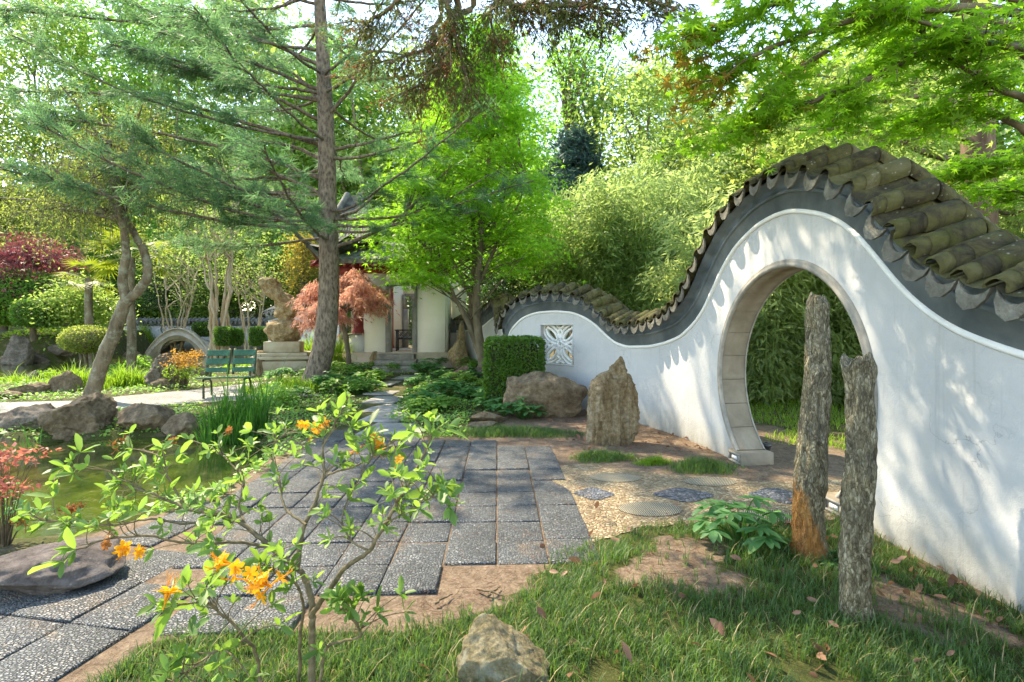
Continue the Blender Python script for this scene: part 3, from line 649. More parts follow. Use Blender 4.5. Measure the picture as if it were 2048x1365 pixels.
# ---------------------------------------------------------------- pavilion
pv = thing('pavilion', 'white walled garden pavilion with red columns and grey tiled roof', 'pavilion', None, (-3.4, 16.0, .28))
FZ = .74
def pb(name, mat, boxes, parent=pv, bevel=False):
    m = MB()
    for a, b_ in boxes: m.box(a, b_)
    return rel(m, pv).build(name, mat, parent)
XL, XR, YF, YB = -4.62, -2.09, 16.0, 19.4
DX0, DX1, DZ = -3.93, -2.98, 2.90
pb('wall', MAT['cream'], [((XL, YF, FZ), (DX0, YF+.24, 3.2)), ((DX1, YF, FZ), (XR, YF+.24, 3.2)), ((DX0, YF, DZ), (DX1, YF+.24, 3.2))])
pb('wall', MAT['cream'], [((XR-.24, YF+.242, FZ), (XR-.002, YF+1.6, 3.2)), ((XR-.02, YF+1.602, FZ), (XR+.5, YF+1.85, 3.0))])
bw0, bw1 = -4.12, -3.60
pb('wall', MAT['cream'], [((-6.1, YB, FZ), (bw0, YB+.2, 3.2)), ((bw1, YB, FZ), (XR+.3, YB+.2, 3.2)), ((bw0, YB, 2.75), (bw1, YB+.2, 3.2))])
lo = pb('parapet', MAT['plaster'], [((-5.08, YF-.02, FZ), (XL-.003, YF+.25, 1.27)), ((-5.08, YF+.253, FZ), (-4.86, YB-.01, 1.27))])
pb('parapet_cap', MAT['step'], [((-5.14, YF-.08, 1.272), (XL-.005, YF+.29, 1.33)), ((-5.14, YF+.292, 1.272), (-4.8, YB-.02, 1.33))], lo)
pb('floor', MAT['terrace'], [((-6.1, YF-.32, .1), (XR+.35, YB+.3, FZ-.004))])
def stepped(x0, x1, z1, y0, th, wd):
    """stone door surround with two small steps at the corners"""
    return [((x0-.02, y0, FZ), (x0+wd, y0+th, z1-.55)), ((x1-wd, y0, FZ), (x1+.02, y0+th, z1-.55)), ((x0-.02, y0, z1-.55), (x0+wd*.55, y0+th, z1-.0)), ((x1-wd*.55, y0, z1-.55), (x1+.02, y0+th, z1)),
            ((x0+wd*.55, y0, z1-wd*.55), (x1-wd*.55, y0+th, z1+.02)), ((x0+wd*.55, y0+.002, z1-wd*1.3), (x0+wd*1.3, y0+th, z1-wd*.55)), ((x1-wd*1.3, y0+.002, z1-wd*1.3), (x1-wd*.55, y0+th, z1-wd*.55))]
pb('door_surround', MAT['grey_stone'], stepped(DX0, DX1, DZ, YF-.03, .30, .13))
pb('door_surround', MAT['grey_stone'], stepped(bw0, bw1, 2.75, YB-.06, .30, .16))
def column(x, y, z0, z1, rad, name='column'):
    a = np.linspace(0, 2*np.pi, 17)[:-1]
    rs = [(rad*1.25, z0), (rad*1.25, z0+.05), (rad*1.05, z0+.12), (rad, z0+.16), (rad*.97, z1)]
    m = MB().grid(np.array([[(x+q*math.cos(t), y+q*math.sin(t), z) for t in a] for q, z in rs]), closed_v=True)
    rel(m, pv).build(name, MAT['red_paint'], pv, True)
column(-4.83, YF+.12, 1.33, 3.5, .155); column(-4.52, YB-.3, FZ, 3.3, .10); column(-5.85, YF+.12, FZ, 3.5, .15); column(XR-.1, YF+1.8, FZ, 3.4, .12)
pb('beam', MAT['red_paint'], [((-6.0, YF+.0, 3.202), (XR+.15, YF+.22, 3.50)), ((-4.94, YF+.222, 3.202), (-4.72, YB, 3.48))])
sl = MB()
for i in range(6): sl.box((-5.68+.115*i, YF+.10, 2.62), (-5.64+.115*i, YF+.14, 3.20))
for z in (2.6, 2.9): sl.box((-5.7, YF+.09, z), (-4.98, YF+.098, z+.05))
rel(sl, pv).build('lattice_panel', MAT['red_paint'], pv)
for x in (-4.83, -5.85):
    br = MB()
    for k_ in range(3): br.box((x-.10-.09*k_, YF-.14-.13*k_, 3.3+.09*k_), (x+.10+.09*k_, YF+.0-.13*k_+.08, 3.385+.09*k_))
    rel(br, pv).build('bracket', MAT['red_paint'], pv)
raf = MB()
for x in np.arange(-5.9, XR+.6, .24): raf.obox((x, YF-.35, 3.56), np.array([(1, 0, 0), (0, .93, .36), (0, -.36, .93)]), (.035, .62, .04))
rel(raf, pv).build('rafter', MAT['red_paint'], pv)
def roof_patch(m, fn, nu, nv):
    """tiled slope: fn(u,v) -> point; rolls run down the slope"""
    us = np.linspace(0, 1, nu*6+1); vs = np.linspace(0, 1, nv+1); Pn = np.array([[fn(u, v) for v in vs] for u in us])
    rip = .055*np.abs(np.sin(np.arange(nu*6+1)*np.pi/6))[:, None]; st = .0
    Pn[:, :, 2] += rip+.025*((np.arange(nv+1) % 2)[None])
    m.grid(Pn); Q = Pn.copy(); Q[:, :, 2] -= .10+rip; m.grid(Q[:, ::-1]); m.grid(np.stack([Pn[:, 0], Q[:, 0]], 1)[::-1])
rm = MB()
ex0, ex1 = -6.1, XR+.75
def up(x): return .45*sm(.72, 1.0, abs((x-.5*(ex0+ex1))/(.5*(ex1-ex0))))**1.3
def low(u, v):
    x = ex0+(ex1-ex0)*u; sh = 1-.10*v; xc = .5*(ex0+ex1); xx = xc+(x-xc)*sh
    return (xx, YF-.85+2.3*v, 3.52+.85*v**1.25+up(x)*(1-v)**2)
roof_patch(rm, low, 22, 10)
def lowL(u, v):
    y = YF-.85+5.4*u; xx = ex0+.02+1.2*v; return (xx, YF-.85+.3*v+(5.4-.3*v)*u, 3.52+.8*v**1.25+.45*sm(.25, 0, u)*(1-v)**2)
roof_patch(rm, lowL, 22, 8)
def uppr(u, v):
    x0, x1, xa0, xa1 = -6.5, -4.25, -5.9, -5.5; x = (x0+(x1-x0)*u)*(1-v)+(xa0+(xa1-xa0)*u)*v
    c = abs(u-.5)*2; return (x, 16.35*(1-v)+18.4*v, 4.30+1.9*v**1.5+.34*sm(.7, 1, c)*(1-v)**2)
roof_patch(rm, uppr, 18, 10)
def uppr2(u, v):
    y = 16.35+4.1*u; return (-4.25*(1-v)-5.5*v, y*(1-v)+18.4*v, 4.30+1.9*v**1.5+.34*sm(.7, 1, abs(u-.5)*2)*(1-v)**2)
roof_patch(rm, uppr2, 18, 10)
rel(rm, pv).build('roof', MAT['roof_tile'], pv, True)
hp = [uppr(1, v) for v in np.linspace(1, 0, 12)]; tip = np.array(hp[-1]); hp += [tip+(.16, -.14, .10), tip+(.27, -.24, .26)]
rg = MB().tubes(np.array(hp)+(0, 0, .08), np.linspace(.12, .07, len(hp)), 8)
rel(rg, pv).build('hip_ridge', MAT['roof_tile'], pv, True); rg = MB()
hp2 = [uppr(0, v) for v in np.linspace(1, 0, 12)]; rg.tubes(np.array(hp2)+(0, 0, .08), np.linspace(.12, .08, 12), 8)
rel(rg, pv).build('hip_ridge', MAT['roof_tile'], pv, True); rg = MB()
hp3 = [low(0, v) for v in np.linspace(1, 0, 10)]; t3 = np.array(hp3[-1]); hp3 += [t3+(-.2, -.15, .2), t3+(-.33, -.25, .45)]; rg.tubes(np.array(hp3)+(0, 0, .06), np.linspace(.11, .06, 12), 8)
rel(rg, pv).build('hip_ridge', MAT['roof_tile'], pv, True)
up_w = pb('drum_wall', MAT['red_paint'], [((-6.2, 16.95, 4.0), (-5.0, 19.6, 4.45))])
st = MB(); r = rng(4)
for i in range(3):
    z1 = FZ-.02-.155*i; y0 = YF-.34-.36*(i+1); x0, x1 = -3.98+.02*i, -2.98+.12*i; n = 9
    xs = np.linspace(x0-.05, x1+.05, n); yy = y0+r.normal(0, .02, n)
    Pn = np.array([[(xs[k], yy[k], z1-.6), (xs[k], yy[k]-.02, z1-.10), (xs[k], yy[k]-.045, z1-.02), (xs[k], yy[k]+.02, z1+r.normal(0, .006)), (xs[k], y0+.40, z1)] for k in range(n)]); st.grid(Pn)
    for e in (0, -1): st.add(Pn[e], q=[(0, 1, 3, 4)])
rel(st, pv).build('step', MAT['step'], pv)
# ---------------------------------------------------------------- armchair in the doorway
ch = thing('armchair', 'dark lattice sided armchair inside the pavilion doorway', 'armchair', None, (-3.52, 17.1, FZ)); ch.rotation_euler = (0, 0, R(8))
m = MB(); m.box((-.30, -.32, .38), (.42, .32, .44)); m.build('seat', MAT['dark_metal'], ch)
m = MB().obox((.0, 0, .535), np.eye(3), (.29, .29, .085)); 
for y in (-.32, .32):
    m2 = MB()
    for x in (-.3, .38): m2.box((x-.025, y-.025, 0), (x+.025, y+.025, .66))
    m2.box((-.36, y-.035, .66), (.44, y+.035, .70)); m2.box((-.3, y-.015, .40), (.38, y+.015, .43))
    for k_ in range(4):
        x0 = -.275+.157*k_
        for s_ in (1, -1): m2.tubes(np.array([(x0, y, .53-.1*s_), (x0+.157, y, .53+.1*s_)]), np.array([.011, .011]), 5)
    m2.build('arm_panel', MAT['dark_metal'], ch)
m = MB()
ax = np.array([(.26, 0, .965), (0, 1, 0), (-.965, 0, .26)])
for y in np.linspace(-.30, .30, 6): m.obox((.49, y, .76), ax, (.36, .018, .018))
m.obox((.585, 0, 1.10), ax, (.025, .33, .02)); m.build('backrest', MAT['dark_metal'], ch)
cu = MB(); cu.obox((.40, 0, .70), ax, (.24, .25, .06)); co = cu.build('cushion', M_noise('pale_cushion', [(.3, (.45,.44,.40)), (.7, (.62,.61,.56))], 6, bs=.1), ch)
b_ = co.modifiers.new('soft', 'BEVEL'); b_.width = .045; b_.segments = 4
# ---------------------------------------------------------------- stone bridge
bz = -.05; BR = thing('arch_bridge', 'pale stone arched footbridge with two curved parapets over the pond', 'bridge', None, (-18.35, 28.5, bz)); BR.scale = (.88, 1, 1)
def arch(x0, x1, y, zt, name, yb):
    m = MB(); n = 33; t = np.linspace(0, 1, n); x = x0+(x1-x0)*t
    top = zt*(1-(2*t-1)**2*.93)+.05; m_ = .25
    ti = np.clip((t-.20)/.60, 0, 1); under = np.where((t > .2) & (t < .8), .62*zt*np.sqrt(np.maximum(1-(2*ti-1)**2, 0)), -.3)
    Q = [np.stack([x, np.full(n, yy), zz], -1) for yy, zz in ((y, under), (y, top-.42), (y-.06, top-.42), (y-.06, top-.34), (y, top-.34), (y, top-.06), (y-.05, top-.06), (y-.05, top), (yb+.05, top), (yb, top-.06), (yb, under))]
    m.grid(np.array(Q).transpose(1, 0, 2), closed_v=True); return m.build(name, MAT['bridge'], BR)
arch(-1.75, 2.15, -.7, 1.42, 'parapet', -.5); arch(-3.1, .6, 1.5, 1.42, 'parapet', 1.7)
m = MB(); n = 25; t = np.linspace(0, 1, n)
Q = [np.stack([-1.65+3.7*t-.6*yy, np.full(n, -.5+2*yy), .95*(1-(2*t-1)**2*.95)+dz], -1) for yy, dz in ((0, 0), (1, 0), (1, -.18), (0, -.18))]
m.grid(np.array(Q).transpose(1, 0, 2), closed_v=True).build('deck', MAT['bridge'], BR)
# ---------------------------------------------------------------- scholar stone on pedestal
px0 = P(568, 750, 15.2); PB = thing('stone_pedestal', 'two tiered ochre stone pedestal under the scholar stone', 'pedestal', None, (float(px0[0])-.08, 15.4, .18)); PB.rotation_euler = (0, 0, R(12))
def bevbox(name, mat, boxes, root, wd=.02):
    m = MB()
    for a, b2 in boxes: m.box(a, b2)
    o = m.build(name, mat, root); mo = o.modifiers.new('edge', 'BEVEL'); mo.width = wd; mo.segments = 2; mo.limit_method = 'ANGLE'; return o
bevbox('base', MAT['pedestal'], [((-.74, -.55, -.2), (.74, .55, .36)), ((-.66, -.47, .362), (.66, .47, .40))], PB)
bevbox('cornice', MAT['pedestal'], [((-.80, -.6, .402), (.80, .6, .50)), ((-.74, -.55, .502), (.74, .55, .60))], PB)
bevbox('plinth', MAT['pedestal'], [((-.50, -.36, .602), (.50, .36, .92))], PB)
def rock_mesh(seed, dims, cuts=14, amp=.13, sc=1.6, sub=5, taper=0, lean=(0, 0), sharp=.93, fine=.03, cd=(.5, .9), planes=(), strata=0):
    import bmesh
    bm = bmesh.new(); bmesh.ops.create_icosphere(bm, subdivisions=sub, radius=1.0)
    v = np.array([x.co[:] for x in bm.verts]); r = rng(seed)
    for _ in range(cuts):
        n = nrm(r.normal(0, 1, 3)); d = r.uniform(*cd); e = v@n-d; v = v-np.outer(np.where(e > 0, e*sharp, 0), n)
    for n, d in planes: n = nrm(np.array(n, float)); e = v@n-d; v = v-np.outer(np.where(e > 0, e*.95, 0), n)
    rd = 1-2*np.abs(vnoise(v*np.array([1.7, 1.7, 3.2])+seed, seed+21))
    v = v*(1+amp*fbm(v*sc+seed*3.1, 4, seed)[:, None]+amp*.35*rd[:, None])
    if strata: v[:, :2] *= (1+strata*np.abs(fbm(np.stack([v[:, 0]*3, v[:, 1]*3, v[:, 2]*.5], -1)+seed, 3, seed+4)))[:, None]
    z = (v[:, 2]-v[:, 2].min())/(np.ptp(v[:, 2])); v[:, 2] = z
    v[:, :2] *= (1-taper*z**1.2)[:, None]
    v[:, 0] += lean[0]*z; v[:, 1] += lean[1]*z
    v[:, :2] = (v[:, :2]-.5*(v[:, :2].max(0)+v[:, :2].min(0)))*2/np.ptp(v[:, :2], axis=0)
    v = v*np.array([dims[0]/2, dims[1]/2, dims[2]]); nn = nrm(v-np.array([0, 0, dims[2]*.4]))
    v = v+nn*(fine*min(dims)*fbm(v/min(dims)*7+seed, 4, seed+9))[:, None]
    for x, c in zip(bm.verts, v): x.co = c
    me = bpy.data.meshes.new('rock'); bm.to_mesh(me); bm.free()
    me.polygons.foreach_set('use_smooth', np.ones(len(me.polygons), bool)); return me
# scholar stone: a body grown from two waisted lumps, leaning left at the head
SS = thing('scholar_stone', 'waisted ochre scholar stone leaning left on its two tiered pedestal', 'ornamental rock', None, (float(PB.location[0]), 15.4, .18+.922)); 
def lathe_rock(keys, seed, mat, name, root, n=96, a=64, amp=.09, sq=.7):
    ks = np.array(keys, float); t = np.linspace(0, 1, n); kz = np.linspace(0, 1, len(ks)); c = catmull(ks, 16); ct = np.linspace(0, 1, len(c))
    cx, cz, rx = [np.interp(t, ct, c[:, k]) for k in range(3)]; th = np.linspace(0, 2*np.pi, a, endpoint=False)
    Q = np.stack([cx[:, None]+rx[:, None]*np.cos(th), sq*rx[:, None]*np.sin(th), np.broadcast_to(cz[:, None], (n, a))], -1); f = Q.reshape(-1, 3)
    d = nrm(np.stack([np.cos(np.broadcast_to(th, (n, a))), np.sin(np.broadcast_to(th, (n, a))), 0*Q[..., 0]], -1).reshape(-1, 3))
    f = f+d*(amp*fbm(f*2.6+seed, 5, seed)-amp*.8*np.abs(vnoise(f*4.5+seed, seed+3)))[:, None]
    m = MB().grid(f.reshape(n, a, 3), closed_v=True); top = f.reshape(n, a, 3)[-1].mean(0); k0 = m.n
    m.add([top], t=None); last = (n-1)*a+np.arange(a); m.t.append(np.stack([last, (n-1)*a+(np.arange(a)+1) % a, np.full(a, k0)], -1)); m.st.append(np.zeros(a, int))
    return m.build(name, mat, root, True)
lathe_rock([(0,0,.42),(0,.08,.48),(-.02,.30,.62),(0,.50,.60),(.05,.60,.42),(.05,.66,.24),(.03,.74,.28),(.10,.85,.42),(.12,1.05,.45),(-.05,1.30,.40),(-.20,1.50,.36),(-.36,1.70,.33),(-.45,1.85,.24),(-.48,1.92,.08)], 5, MAT['scholar'], 'stone_body', SS, amp=.13)
# ---------------------------------------------------------------- park bench
bp = G(455, 792); BN = thing('park_bench', 'weathered green slatted park bench beside the pond', 'bench', None, tuple(float(x) for x in bp)); BN.rotation_euler = (0, 0, R(14))
def slat(name, c, ax, half, mat, root):
    o = MB().obox((0, 0, 0), np.eye(3), half); me = o.mesh(name, mat); ob = link(name, me, root)
    from mathutils import Matrix
    ob.matrix_local = Matrix.Translation(Vector(c)) @ Matrix(np.array(ax).T.tolist()).to_4x4()
    mo = ob.modifiers.new('edge', 'BEVEL'); mo.width = .006; mo.segments = 2; return ob
bax = np.array([(1, 0, 0), (0, math.cos(R(72)), math.sin(R(72))), (0, -math.sin(R(72)), math.cos(R(72)))])
for side in (-1, 1):
    bk = thing('backrest', '', ''); del bk['label']; del bk['category']; bk.parent = BN; bk.location = (side*.268, .0, 0)
    for k_, (hh, dz) in enumerate(((.052, .56), (.07, .74), (.068, .93))):
        slat('slat', (0, .22+(dz-.56)*.32, dz), bax, (.235, hh, .014), MAT['bench'], bk)
    for x in (-.21, .222):
        sb_ = MB(); sb_.obox((x, .235+(.75-.56)*.32, .74), bax, (.022, .30, .022)); sb_.build('back_post', MAT['bench_iron'], bk)
for k_ in range(4): slat('seat_slat', (0, -.27+.125*k_, .43-.012*k_), np.eye(3), (.53, .05, .014), MAT['bench'], BN)
for x in (-.40, .40):
    lg = MB()
    lg.tubes(np.array([(x, -.24, -.06), (x, -.25, .25), (x, -.27, .38), (x, -.1, .39), (x, .12, .37), (x, .20, .42), (x, .24, .55)]), np.full(7, .024), 8)
    lg.tubes(np.array([(x, .15, .38), (x, .26, .28), (x, .31, -.06)]), np.full(3, .022), 8)
    lg.build('leg', MAT['bench_iron'], BN, True)
# ---------------------------------------------------------------- rocks
def rock(label, px, py, w_, h_, mat, seed, dep=None, rot=0, name='rock', pos=None, sink=.28, cat='rock', **kw):
    p = G(px, py) if pos is None else np.array(pos); Z = p[1]; sx, sz = w_*Z/F, h_*Z/F
    me = rock_mesh(seed, (sx, dep or sx*.75, sz*(1+sink)), **kw); me.materials.append(MAT[mat])
    o = link(name, me); o.location = (p[0], p[1]+(dep or sx*.75)*.3, p[2]-sz*sink); o.rotation_euler = (0, 0, rot); tag(o, label, cat); return o
def traced_rock(label, px0, py0, rows, mat, seed, sq=.62, amp=.05):
    """standing stone with a measured outline, blocky cross-section, split faces running up it"""
    p = G(px0, py0); s = p[1]/F; ks = np.array([((x0+x1)/2-px0, py0-y, (x1-x0)/2) for y, x0, x1 in rows], float)*s; ks = np.vstack([ks[0]-(0, .22, 0), ks]); n, a = 120, 110
    zz = np.linspace(ks[0, 1], ks[-1, 1], n); cx, rx = np.interp(zz, ks[:, 1], ks[:, 0]), np.interp(zz, ks[:, 1], ks[:, 2]); th = np.linspace(0, 2*np.pi, a, endpoint=False)
    C, S = np.cos(th), np.sin(th); sup = (np.abs(C)**3.2+np.abs(S)**3.2)**(-1/3.2)
    Q = np.stack([cx[:, None]+rx[:, None]*C*sup, sq*np.minimum(rx, .33)[:, None]*S*sup+.10*(zz/zz[-1])[:, None]*(rx[:, None] > 0), np.broadcast_to(zz[:, None], (n, a))], -1).reshape(-1, 3)
    d = np.tile(np.stack([C, S, 0*C], -1), (n, 1)); u = Q*np.array([5.5, 5.5, 1.3])+seed
    k = amp*fbm(u, 4, seed)-amp*1.3*np.abs(vnoise(u*1.7, seed+3))+amp*.35*fbm(Q*24+seed, 3, seed+5); k = k*np.repeat(np.clip(rx/.12, .15, 1), a); Q = Q+d*k[:, None]; Q[:, 2] += np.repeat(sm(.6, 1, zz/zz[-1]), a)*.03*fbm(Q*np.array([14, 14, 2])+seed, 3, seed+7)
    m = MB().grid(Q.reshape(n, a, 3), closed_v=True); k0 = m.n; m.add([Q.reshape(n, a, 3)[-1].mean(0)]); last = (n-1)*a+np.arange(a)
    m.t.append(np.stack([last, (n-1)*a+(np.arange(a)+1) % a, np.full(a, k0)], -1)); m.st.append(np.zeros(a, int)); o = m.build('rock', MAT[mat], None, True); o.location = (p[0], p[1]+.2, p[2]); return tag(o, label, 'rock')
traced_rock('tall golden brown standing rock with peaked top before the white wall', 1228, 893, [(893,1174,1272),(862,1178,1284),(822,1180,1287),(790,1183,1284),(770,1187,1279),(758,1200,1274),(742,1224,1267),(728,1241,1261),(717,1249,1254)], 'rock_gold', 21)
rock('broad tan boulder below the lattice window', 1092, 836, 172, 90, 'rock_tan', 5, .8, cuts=16, sub=6, amp=.10, fine=.035, cd=(.6, .9))
rock('small mossy rock mound at the foot of the box hedge', 1020, 812, 90, 52, 'rock_tan', 6, .5)
rock('squat lichen spotted rock with raised left shoulder in the front grass', 1003, 1395, 196, 134, 'rock_lichen', 14, .26, cuts=9, amp=.10, sub=6, fine=.035, pos=(-.045, 2.18, 0.02), cd=(.7, .95), planes=[((.75, 0, .75), .42), ((-1, 0, .25), .72), ((1, 0, -.1), .78), ((-.35, -.5, 1), .78)])
rock('flat stepping rock flush with the straw by the hellebores', 975, 846, 75, 22, 'rock_tan', 31, .35, cuts=10)
rock('low half buried rock behind the flat stepping rock', 965, 858, 60, 12, 'rock_tan', 32, .3)
rock('large slanted boulder on the near pond bank by the forked tree', 120, 872, 116, 82, 'rock_tan', 41, 1.0, cuts=12, lean=(-.25, 0), sub=6, amp=.13, fine=.05)
rock('flat topped brown rock on the pond bank right of the slanted boulder', 268, 860, 112, 50, 'rock_tan', 42, .7, cuts=14)
rock('small brown rock between flat bank rock and iris clump', 355, 866, 70, 50, 'rock_tan', 43, .45)
rock('long low slab at the pond edge left of the slanted boulder', 30, 890, 130, 46, 'rock_grey', 44, .7, cuts=14)
rock('broad smooth dark rock lying where the pond meets the pebble path', 45, 1196, 290, 75, 'rock_flat', 45, .62, cuts=16, amp=.1, fine=.02, sub=6, sink=.55)
rock('upright mottled rock behind the gravel path beside the orange shrub', 312, 775, 66, 66, 'rock_grey', 46, .8, cuts=15, sub=6, fine=.06)
rock('small low tan rock resting against the upright mottled rock', 320, 778, 46, 20, 'rock_tan', 47, .35)
rock('pointed tan rock between two grass tufts at the far path edge', 125, 785, 56, 42, 'rock_tan', 48, .5, taper=.4)
rock('flat pale rock left of the pointed tan rock', 52, 788, 70, 22, 'rock_tan', 49, .5)
rock('small flat pale stone at the gravel path edge', 8, 797, 60, 14, 'rock_tan', 60, .4)
rock('brown rock just left of the green bench back', 400, 752, 40, 26, 'rock_tan', 50, .4)
rock('reddish rock between bench and pedestal', 512, 757, 36, 56, 'rock_gold', 51, .5)
rock('tall pointed grey rock on the left slope under the domed shrub', 26, 680, 52, 74, 'rock_grey', 52, 1.2, taper=.5, cuts=16)
rock('short dark rock right of the tall pointed one', 55, 668, 32, 46, 'rock_grey', 53, .8)
rock('grey rock cut off by the left border of the slope', -4, 668, 26, 50, 'rock_grey', 54, .7)
rock('pale flat block below the tall pointed rock', 8, 688, 52, 20, 'rock_tan', 55, .8)
rock('small dark upright rock on the far pond shore', 58, 727, 28, 40, 'rock_grey', 56, .5, taper=.3)
rock('low dark rock around the foot of the small upright one', 62, 737, 60, 26, 'rock_grey', 57, .6)
rock('long flat rock along the far pond shore', 115, 732, 75, 20, 'rock_grey', 58, .7)
rock('brown low rock at the far shore left edge', 8, 740, 55, 26, 'rock_grey', 59, .6)
rock('rounded tan rock behind the leaning trunk by the water', 258, 716, 38, 26, 'rock_tan', 61, .8)
rock('long pink tinted flat rock under the bright grass tuft', 312, 718, 66, 18, 'rock_tan', 62, .8)
rock('small brown rock below the palm stem', 264, 690, 20, 16, 'rock_tan', 63, .5)
rock('dark standing rock on the bank right of the bridge', 452, 700, 18, 26, 'rock_grey', 64, .5, taper=.3)
rock('dark jagged rock on the bank before the scholar stone', 520, 702, 44, 20, 'rock_grey', 65, .8)
rock('long dark ledge rock between bridge and scholar stone', 480, 705, 60, 12, 'rock_grey', 66, .8)
rock('tiny dark rock on the bank under the bridge arch', 405, 704, 26, 12, 'rock_grey', 67, .5)
rock('small arched tan stone standing left of the pavilion door', 757, 712, 24, 34, 'scholar', 68, .3, pos=(-4.12, 15.35, .3), cuts=8)
rock('long flat tan rock at the foot of the red laceleaf maple', 690, 714, 70, 12, 'rock_tan', 69, .5, pos=(-5.1, 15.6, .3))
rock('tall stone standing on end right of the pavilion wall', 921, 710, 22, 92, 'scholar', 70, .4, pos=(-1.62, 16.0, .3), cuts=9, taper=.1)
rock('wide stone with rounded shoulders before the tall stone', 917, 712, 44, 62, 'scholar', 71, .5, pos=(-1.63, 15.5, .3), cuts=11, taper=.2)
rock('small stone at the foot of the green maple stems', 985, 722, 30, 22, 'rock_grey', 72, .4, pos=(-.85, 13.2, .25))
rock('half hidden grey rock at the right foot of the pine', 672, 782, 34, 20, 'rock_grey', 73, .4)
# fallen log
lp = G(912, 762); lgm = MB().tubes(np.array([lp+(-.22, .0, .02), lp+(-.05, .05, .12), lp+(.16, .1, .25), lp+(.30, .14, .33)]), np.array([.085, .10, .10, .08]), 12)
lgm.add([lp+(.31, .14, .335)]); tag(lgm.build('log', MAT['bark_red'], None, True), 'short brown log sticking up from the leafy ground cover', 'log')
# ---------------------------------------------------------------- petrified posts
def post(label, px0, py0, px1, py1, wd0, wd1, mat, seed, Z=None):
    b = G(px0, py0); Z = b[1]; top = P(px1, py1, Z); n, a = 170, 84; r = rng(seed); h = top[2]-b[2]+.06
    t = np.linspace(0, 1, n); th = np.linspace(0, 2*np.pi, a, endpoint=False)
    rad = (.5*(wd0+(wd1-wd0)*t)*Z/F)*(1+.06*vnoise(np.stack([t*5, 0*t, 0*t], -1), seed))
    rad = rad*np.where(t > .97, np.sqrt(np.maximum(1-((t-.97)/.03)**2, .0))*.75+.25, 1)
    cx = (top[0]-b[0])*t+.014*np.sin(t*7+seed)*sm(0, .1, t); cz = h*t-.06
    Q = np.stack([cx[:, None]+rad[:, None]*np.cos(th), rad[:, None]*np.sin(th), np.broadcast_to(cz[:, None], (n, a))], -1).reshape(-1, 3)
    q2 = Q*np.array([1, 1, .38]); kn = fbm(q2*30+seed, 3, seed); ln = fbm(np.stack([Q[:, 0]*34, Q[:, 1]*34, Q[:, 2]*6], -1), 3, seed+5)
    d = np.tile(np.stack([np.cos(th), np.sin(th), 0*th], -1), (n, 1)); Q = Q+d*(.009*kn+.010*ln-.006*np.abs(vnoise(q2*46, seed+2)))[:, None]
    Q[:, 2] += np.repeat(sm(.93, 1, t), a)*.05*vnoise(Q*np.array([22, 22, 0])+seed, seed+3)
    root = thing('stone_wood_post', label, 'petrified log', 'petrified wood posts in the front grass', tuple(float(x) for x in b))
    m = MB().grid(Q.reshape(n, a, 3), closed_v=True); k0 = m.n; m.add([Q.reshape(n, a, 3)[-1].mean(0)]); last = (n-1)*a+np.arange(a)
    m.t.append(np.stack([last, (n-1)*a+(np.arange(a)+1) % a, np.full(a, k0)], -1)); m.st.append(np.zeros(a, int))
    m.build('post_shaft', mat, root, True); return root
post('taller petrified wood post with orange scar at its base', 1617, 1112, 1636, 592, 62, 41, MAT['post_orange'], 3)
post('shorter craggy petrified wood post with no orange scar', 1714, 1243, 1716, 712, 54, 52, MAT['post'], 9)
# small lamp behind the gate foot, ornament in the pond
q = G(1528, 905); gl = MB(); a = np.linspace(0, 2*np.pi, 17)[:-1]
for k_ in (0,): gl.grid(np.array([[(rr_*math.cos(t), rr_*math.sin(t), z) for t in a] for rr_, z in ((.05, 0), (.05, .09), (.065, .095), (.065, .13), (.02, .14))]), closed_v=True)
o = gl.build('garden_light', MAT['dark_metal'], None, True); o.location = (3.15, 6.35, 0); tag(o, 'small black garden light on the ground behind the gate foot', 'garden light')
# ---------------------------------------------------------------- leaves
LF = {}
LF['diamond'] = ([(0,0,0),(.45,.24,.05),(1,0,-.04),(.45,-.24,.05)], [(0,3,2,1)], [])
LF['lance'] = ([(0,0,0),(.3,.085,.02),(1,0,-.10),(.3,-.085,.02)], [(0,3,2,1)], [])
LF['oval'] = ([(0,0,0),(.32,0,-.035),(.68,0,-.04),(1,0,-.10),(.28,.15,.03),(.66,.19,.02),(.28,-.15,.03),(.66,-.19,.02),(.9,.09,-.05),(.9,-.09,-.05)],
              [(1,2,5,4),(1,6,7,2),(2,3,8,5),(2,7,9,3)], [(0,1,4),(0,6,1)])
def _maple(lobes, rad, notch):
    v = [(0, 0, 0)]; n = len(lobes)
    for i, (a, r_) in enumerate(zip(lobes, rad)):
        v.append((r_*math.cos(R(a)), r_*math.sin(R(a)), -.10*r_))
        if i < n-1: m = .5*(a+lobes[i+1]); v.append((notch*math.cos(R(m)), notch*math.sin(R(m)), .03))
    return (v, [], [(0, i, i+1) for i in range(1, len(v)-1)])
LF['maple'] = _maple((-128,-80,-38,0,38,80,128), (.42,.78,.95,1.05,.95,.78,.42), .27)
LF['maple5'] = _maple((-100,-48,0,48,100), (.62,.9,1.0,.9,.62), .25)
def _tuft(n, spread, wd, seed, ln=1.0, droop=0):
    r = rng(seed); v = []; t = []
    for i in range(n):
        a = 2*np.pi*i/n+r.uniform(-.3, .3); s = spread*r.uniform(.5, 1.1); d = nrm(np.array([1, s*math.cos(a), s*math.sin(a)])); l = ln*r.uniform(.7, 1.1)
        p = nrm(np.cross(d, r.normal(0, 1, 3)))*wd; k = len(v); b = np.array([r.uniform(-.5, .2), 0, 0]); v += [b-p, b+p, b+d*l+(0, 0, -droop)]; t.append((k, k+1, k+2))
    return (v, [], t)
LF['needles'] = _tuft(8, .9, .032, 2)
LF['lace'] = _tuft(6, .7, .07, 3, droop=.35)
